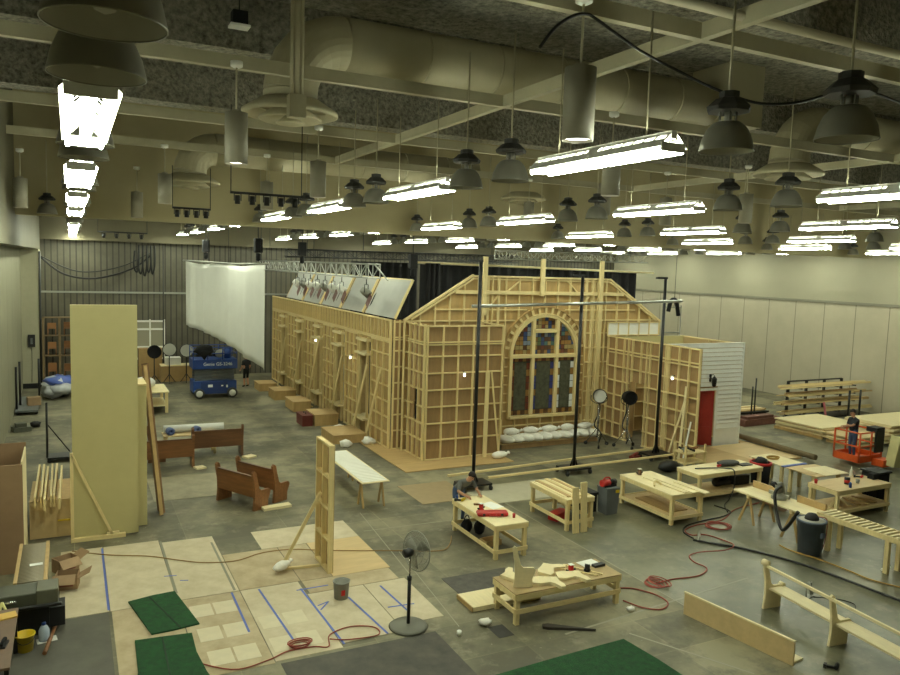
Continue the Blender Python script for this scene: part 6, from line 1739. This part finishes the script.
# clutter at the vestibule wall end
dl = thing('tool_cart', 'small cart heaped with clamps at the end of the vestibule wall', 'cart', (19.3, 19.3, 0))
MB().box(-.5, -.3, .25, .5, .3, .30).box(-.5, -.3, .60, .5, .3, .64).build('shelves', PINE, dl)
for x in (-.45, .45):
    for y in (-.25, .25): MB().box(x - .03, y - .03, .0, x + .03, y + .03, .9).build('post', PINE, dl)
for i in range(7): MB().obox((random.uniform(-.35, .35), random.uniform(-.2, .2), .72), (.35, .05, .05), (random.uniform(-.6, .6), random.uniform(-.6, .6), random.uniform(0, 3))).build('clamp', (STEEL, OAK, GALV)[i % 3], dl)
small('drill_case', MB().box(-.2, -.1, 0, .2, .1, .12).tube([(-.2, 0, .1), (.15, 0, .2)], .06, 8), mat('dull_red_tool', (128, 52, 42), .5), 'red tool on the floor at the right end of the long timbers', 'tool', (18.2, 20.55, .0), .2)
bpy.data.objects['drill_case'].location = (18.35, 21.05, .002)
small('dark_case', MB().blob((0, 0, .18), (.45, .25, .18), 12, 7, .1), STEEL, 'dark bag on the floor at the right end of the long timbers', 'bag', (19.0, 20.35 - .9, .002))
bpy.data.objects['dark_case'].location = (18.35, 19.3, .002)

# ================================================================== PEOPLE
def seg_d(p, a, b):
    ab = b - a
    t = max(0, min(1, (p - a).dot(ab) / max(ab.length_squared, 1e-9)))
    return (p - (a + ab * t)).length
def person(label, loc, rz, J, shirt, trousers, sleeve=True, look=(0, 1, 0), shorts=False):
    """J: joint positions. x across (left is -x), y the way the person faces, z up"""
    root = thing('person', label, 'person', loc, rz)
    V = {k: Vector(v) for k, v in J.items()}
    names = ['pelvis', 'belly', 'chest', 'neck', 'chin', 'crown', 'shl', 'ell', 'wrl', 'hal', 'shr', 'elr', 'wrr', 'har', 'hil', 'knl', 'anl', 'tol', 'hir', 'knr', 'anr', 'tor']
    hd = Vector(look).normalized()
    up = (V['crown'] - V['neck']).normalized()
    V['chin'] = V['neck'].lerp(V['crown'], .45) + hd * .015
    for s in 'lr':
        d = (V['wr' + s] - V['el' + s]).normalized()
        V['ha' + s] = V['wr' + s] + d * .09
        f = V.get('ft' + s, Vector((0, 1, 0)))
        V['to' + s] = V['an' + s] + f * .19 + Vector((0, 0, -.045))
    rad = dict(pelvis=(.155, .12), belly=(.145, .11), chest=(.165, .12), neck=(.058, .058), chin=(.078, .088), crown=(.085, .095), sh=(.07, .07), el=(.047, .047), wr=(.032, .028), ha=(.042, .022), hi=(.095, .095), kn=(.062, .062), an=(.044, .048), to=(.042, .03))
    E = [('pelvis', 'belly'), ('belly', 'chest'), ('chest', 'neck'), ('neck', 'chin'), ('chin', 'crown')]
    for s in 'lr':
        E += [('chest', 'sh' + s), ('sh' + s, 'el' + s), ('el' + s, 'wr' + s), ('wr' + s, 'ha' + s), ('pelvis', 'hi' + s), ('hi' + s, 'kn' + s), ('kn' + s, 'an' + s), ('an' + s, 'to' + s)]
    me = bpy.data.meshes.new('body')
    me.from_pydata([V[n] for n in names], [(names.index(a), names.index(b)) for a, b in E], [])
    o = bpy.data.objects.new('body', me)
    COL.objects.link(o)
    md = o.modifiers.new('skin', 'SKIN'); md.use_smooth_shade = True
    for i, n in enumerate(names):
        k = n if n in rad else n[:2]
        sv = me.skin_vertices[0].data[i]
        sv.radius = rad[k]
        sv.use_root = (n == 'pelvis')
    sd = o.modifiers.new('sub', 'SUBSURF'); sd.levels = 2; sd.render_levels = 2
    dg = bpy.context.evaluated_depsgraph_get()
    nm = bpy.data.meshes.new_from_object(o.evaluated_get(dg))
    bpy.data.objects.remove(o)
    mb = MB()
    vs = [v.co.copy() for v in nm.vertices]
    bones = [(V[a], V[b], a, b) for a, b in E]
    slee = (0, 1)
    def region(p):
        a, b = min(((seg_d(p, x, y) / (1 if 'sh' in m_ else 1), m_, n_) for x, y, m_, n_ in bones), key=lambda q: q[0])[1:]
        if b in ('crown', 'chin'): return 2
        if a == 'chest' and b == 'neck': return 2 if (p - V['neck']).length < .06 else 0
        if b[:2] == 'to': return 3
        if a[:2] == 'kn': return 3 if (p - V['an' + a[-1]]).length < .06 else (2 if shorts else 1)
        if a[:2] == 'hi' or b[:2] == 'hi': return 1
        if b == 'belly': return 1 if (p - V['pelvis']).length < .10 else 0
        if a[:2] == 'sh' : return 0 if (p - V['sh' + a[-1]]).length < .22 or sleeve == 'long' else 2
        if a[:2] in ('el', 'wr'): return 2
        return 0
    for f in nm.polygons:
        c = sum((vs[i] for i in f.vertices), Vector()) / len(f.vertices)
        mb.f.append(tuple(f.vertices)); mb.sm.append(True); mb.mi.append(region(c))
    mb.v = [tuple(v) for v in vs]
    # face: nose, eyes, mouth, ears
    hc = V['chin'].lerp(V['crown'], .45)
    side = hd.cross(up).normalized()
    mb.tube([hc + hd * .075 + up * .01, hc + hd * .118 - up * .02], [.010, .016], 6, mi=2)
    for sx in (-1, 1):
        mb.blob(hc + hd * .082 + side * sx * .033 + up * .022, (.012, .012, .009), 6, 4, mi=4)
        mb.blob(hc + side * sx * .085 - up * .005, (.018, .022, .032), 6, 4, mi=2)
    mb.blob(hc + hd * .083 - up * .058, (.024, .012, .008), 6, 4, mi=5)
    # fingers
    for s in 'lr':
        d = (V['ha' + s] - V['wr' + s]).normalized()
        sx = d.cross(Vector((0, 0, 1)))
        sx = sx.normalized() if sx.length > .1 else Vector((1, 0, 0))
        dn = sx.cross(d)
        for k, L in enumerate((.065, .078, .072, .056)):
            b0 = V['ha' + s] + sx * (.03 - .02 * k) - d * .01
            mb.tube([b0, b0 + d * L * .55, b0 + d * L * .9 + dn * L * .3 * (1 if dn.z < 0 else -1)], [.010, .009, .007], 6, mi=2)
        th = 1 if s == 'l' else -1
        b0 = V['wr' + s] + d * .03 + sx * .03 * th
        mb.tube([b0, b0 + d * .03 + sx * .03 * th, b0 + d * .06 + sx * .035 * th], [.012, .010, .008], 6, mi=2)
    body = mb.build('body', [shirt, trousers, SKIN, SHOE, STEEL, mat('lips', (150, 84, 74), .6)], root)
    hb = MB()
    M = Matrix((side, hd, up)).transposed()
    vs_, fs_ = [], []
    S_, Rn = 14, 6
    for i in range(Rn + 1):
        t = PI * .62 * i / Rn
        for k in range(S_):
            a = 2 * PI * k / S_
            p = Vector((.098 * math.sin(t) * math.cos(a), .112 * math.sin(t) * math.sin(a), .108 * math.cos(t)))
            if p.y > .03 and p.z < .05: p.z = .05 + (p.z - .05) * .15; p.y = min(p.y, .098)
            vs_.append(hc + up * .035 + M @ p - hd * .008)
    for i in range(Rn):
        for k in range(S_):
            k2 = (k + 1) % S_
            fs_.append((i * S_ + k, (i + 1) * S_ + k, (i + 1) * S_ + k2, i * S_ + k2))
    hb.add(vs_, fs_, True).build('hair', HAIR, root)
    return root
# worker leaning over the bench, facing the camera side
person('person in a grey T-shirt bending over the workbench with the red tool case', (9.18, 17.25, 0), PI + .15,
       dict(pelvis=(0, -.16, .88), belly=(0, -.04, 1.01), chest=(0, .20, 1.16), neck=(0, .33, 1.26), crown=(0, .50, 1.45), shl=(-.19, .22, 1.19), ell=(-.30, .28, .97), wrl=(-.24, .50, .905), shr=(.19, .22, 1.19), elr=(.30, .30, .98), wrr=(.20, .52, .905),
            hil=(-.10, -.12, .86), knl=(-.12, .0, .47), anl=(-.12, -.06, .075), hir=(.10, -.12, .86), knr=(.13, -.02, .47), anr=(.13, -.10, .075)), SHG, JEAN, look=(0, .75, -.62))
# man in the orange basket
person('person in a black shirt standing in the orange work basket, one arm reaching out', (25.8, 17.75, .245), 1.3,
       dict(pelvis=(0, 0, .95), belly=(0, .01, 1.12), chest=(0, .03, 1.34), neck=(0, .05, 1.50), crown=(0, .11, 1.72), shl=(-.2, .03, 1.40), ell=(-.24, .25, 1.22), wrl=(-.14, .50, 1.20), shr=(.2, .03, 1.40), elr=(.27, .06, 1.10), wrr=(.22, .28, 1.06),
            hil=(-.1, 0, .90), knl=(-.11, .04, .48), anl=(-.11, 0, .075), hir=(.1, 0, .90), knr=(.12, .02, .48), anr=(.12, -.03, .075)), SHB, JEAN, look=(0, .9, -.4))
person('person in dark shorts half hidden behind the lower edge of the white cloth', (8.35, 40.6, 0), .4,
       dict(pelvis=(0, 0, .95), belly=(0, .0, 1.12), chest=(0, .0, 1.34), neck=(0, .02, 1.50), crown=(0, .05, 1.73), shl=(-.2, .0, 1.40), ell=(-.25, .03, 1.10), wrl=(-.22, .2, .95), shr=(.2, .0, 1.40), elr=(.27, .04, 1.10), wrr=(.26, .18, .92),
            hil=(-.1, 0, .90), knl=(-.11, .03, .48), anl=(-.11, 0, .075), hir=(.1, 0, .90), knr=(.14, .1, .48), anr=(.14, .02, .075)), SHB, BLACK, look=(0, 1, -.1), shorts=True)

# ================================================================== LIGHT
w = bpy.data.worlds.new('world'); SC.world = w
w.use_nodes = True
w.node_tree.nodes['Background'].inputs[0].default_value = (.9, .95, .8, 1)
w.node_tree.nodes['Background'].inputs[1].default_value = 0.02
SC.view_settings.view_transform = 'Standard'
SC.view_settings.look = 'None'
SC.view_settings.gamma = 1
SC.view_settings.use_curve_mapping = False
SC.view_settings.exposure = 0.0
SC.cycles.use_denoising = True
SC.cycles.max_bounces = 6
SC.cycles.diffuse_bounces = 4
SC.cycles.sample_clamp_indirect = 6.0
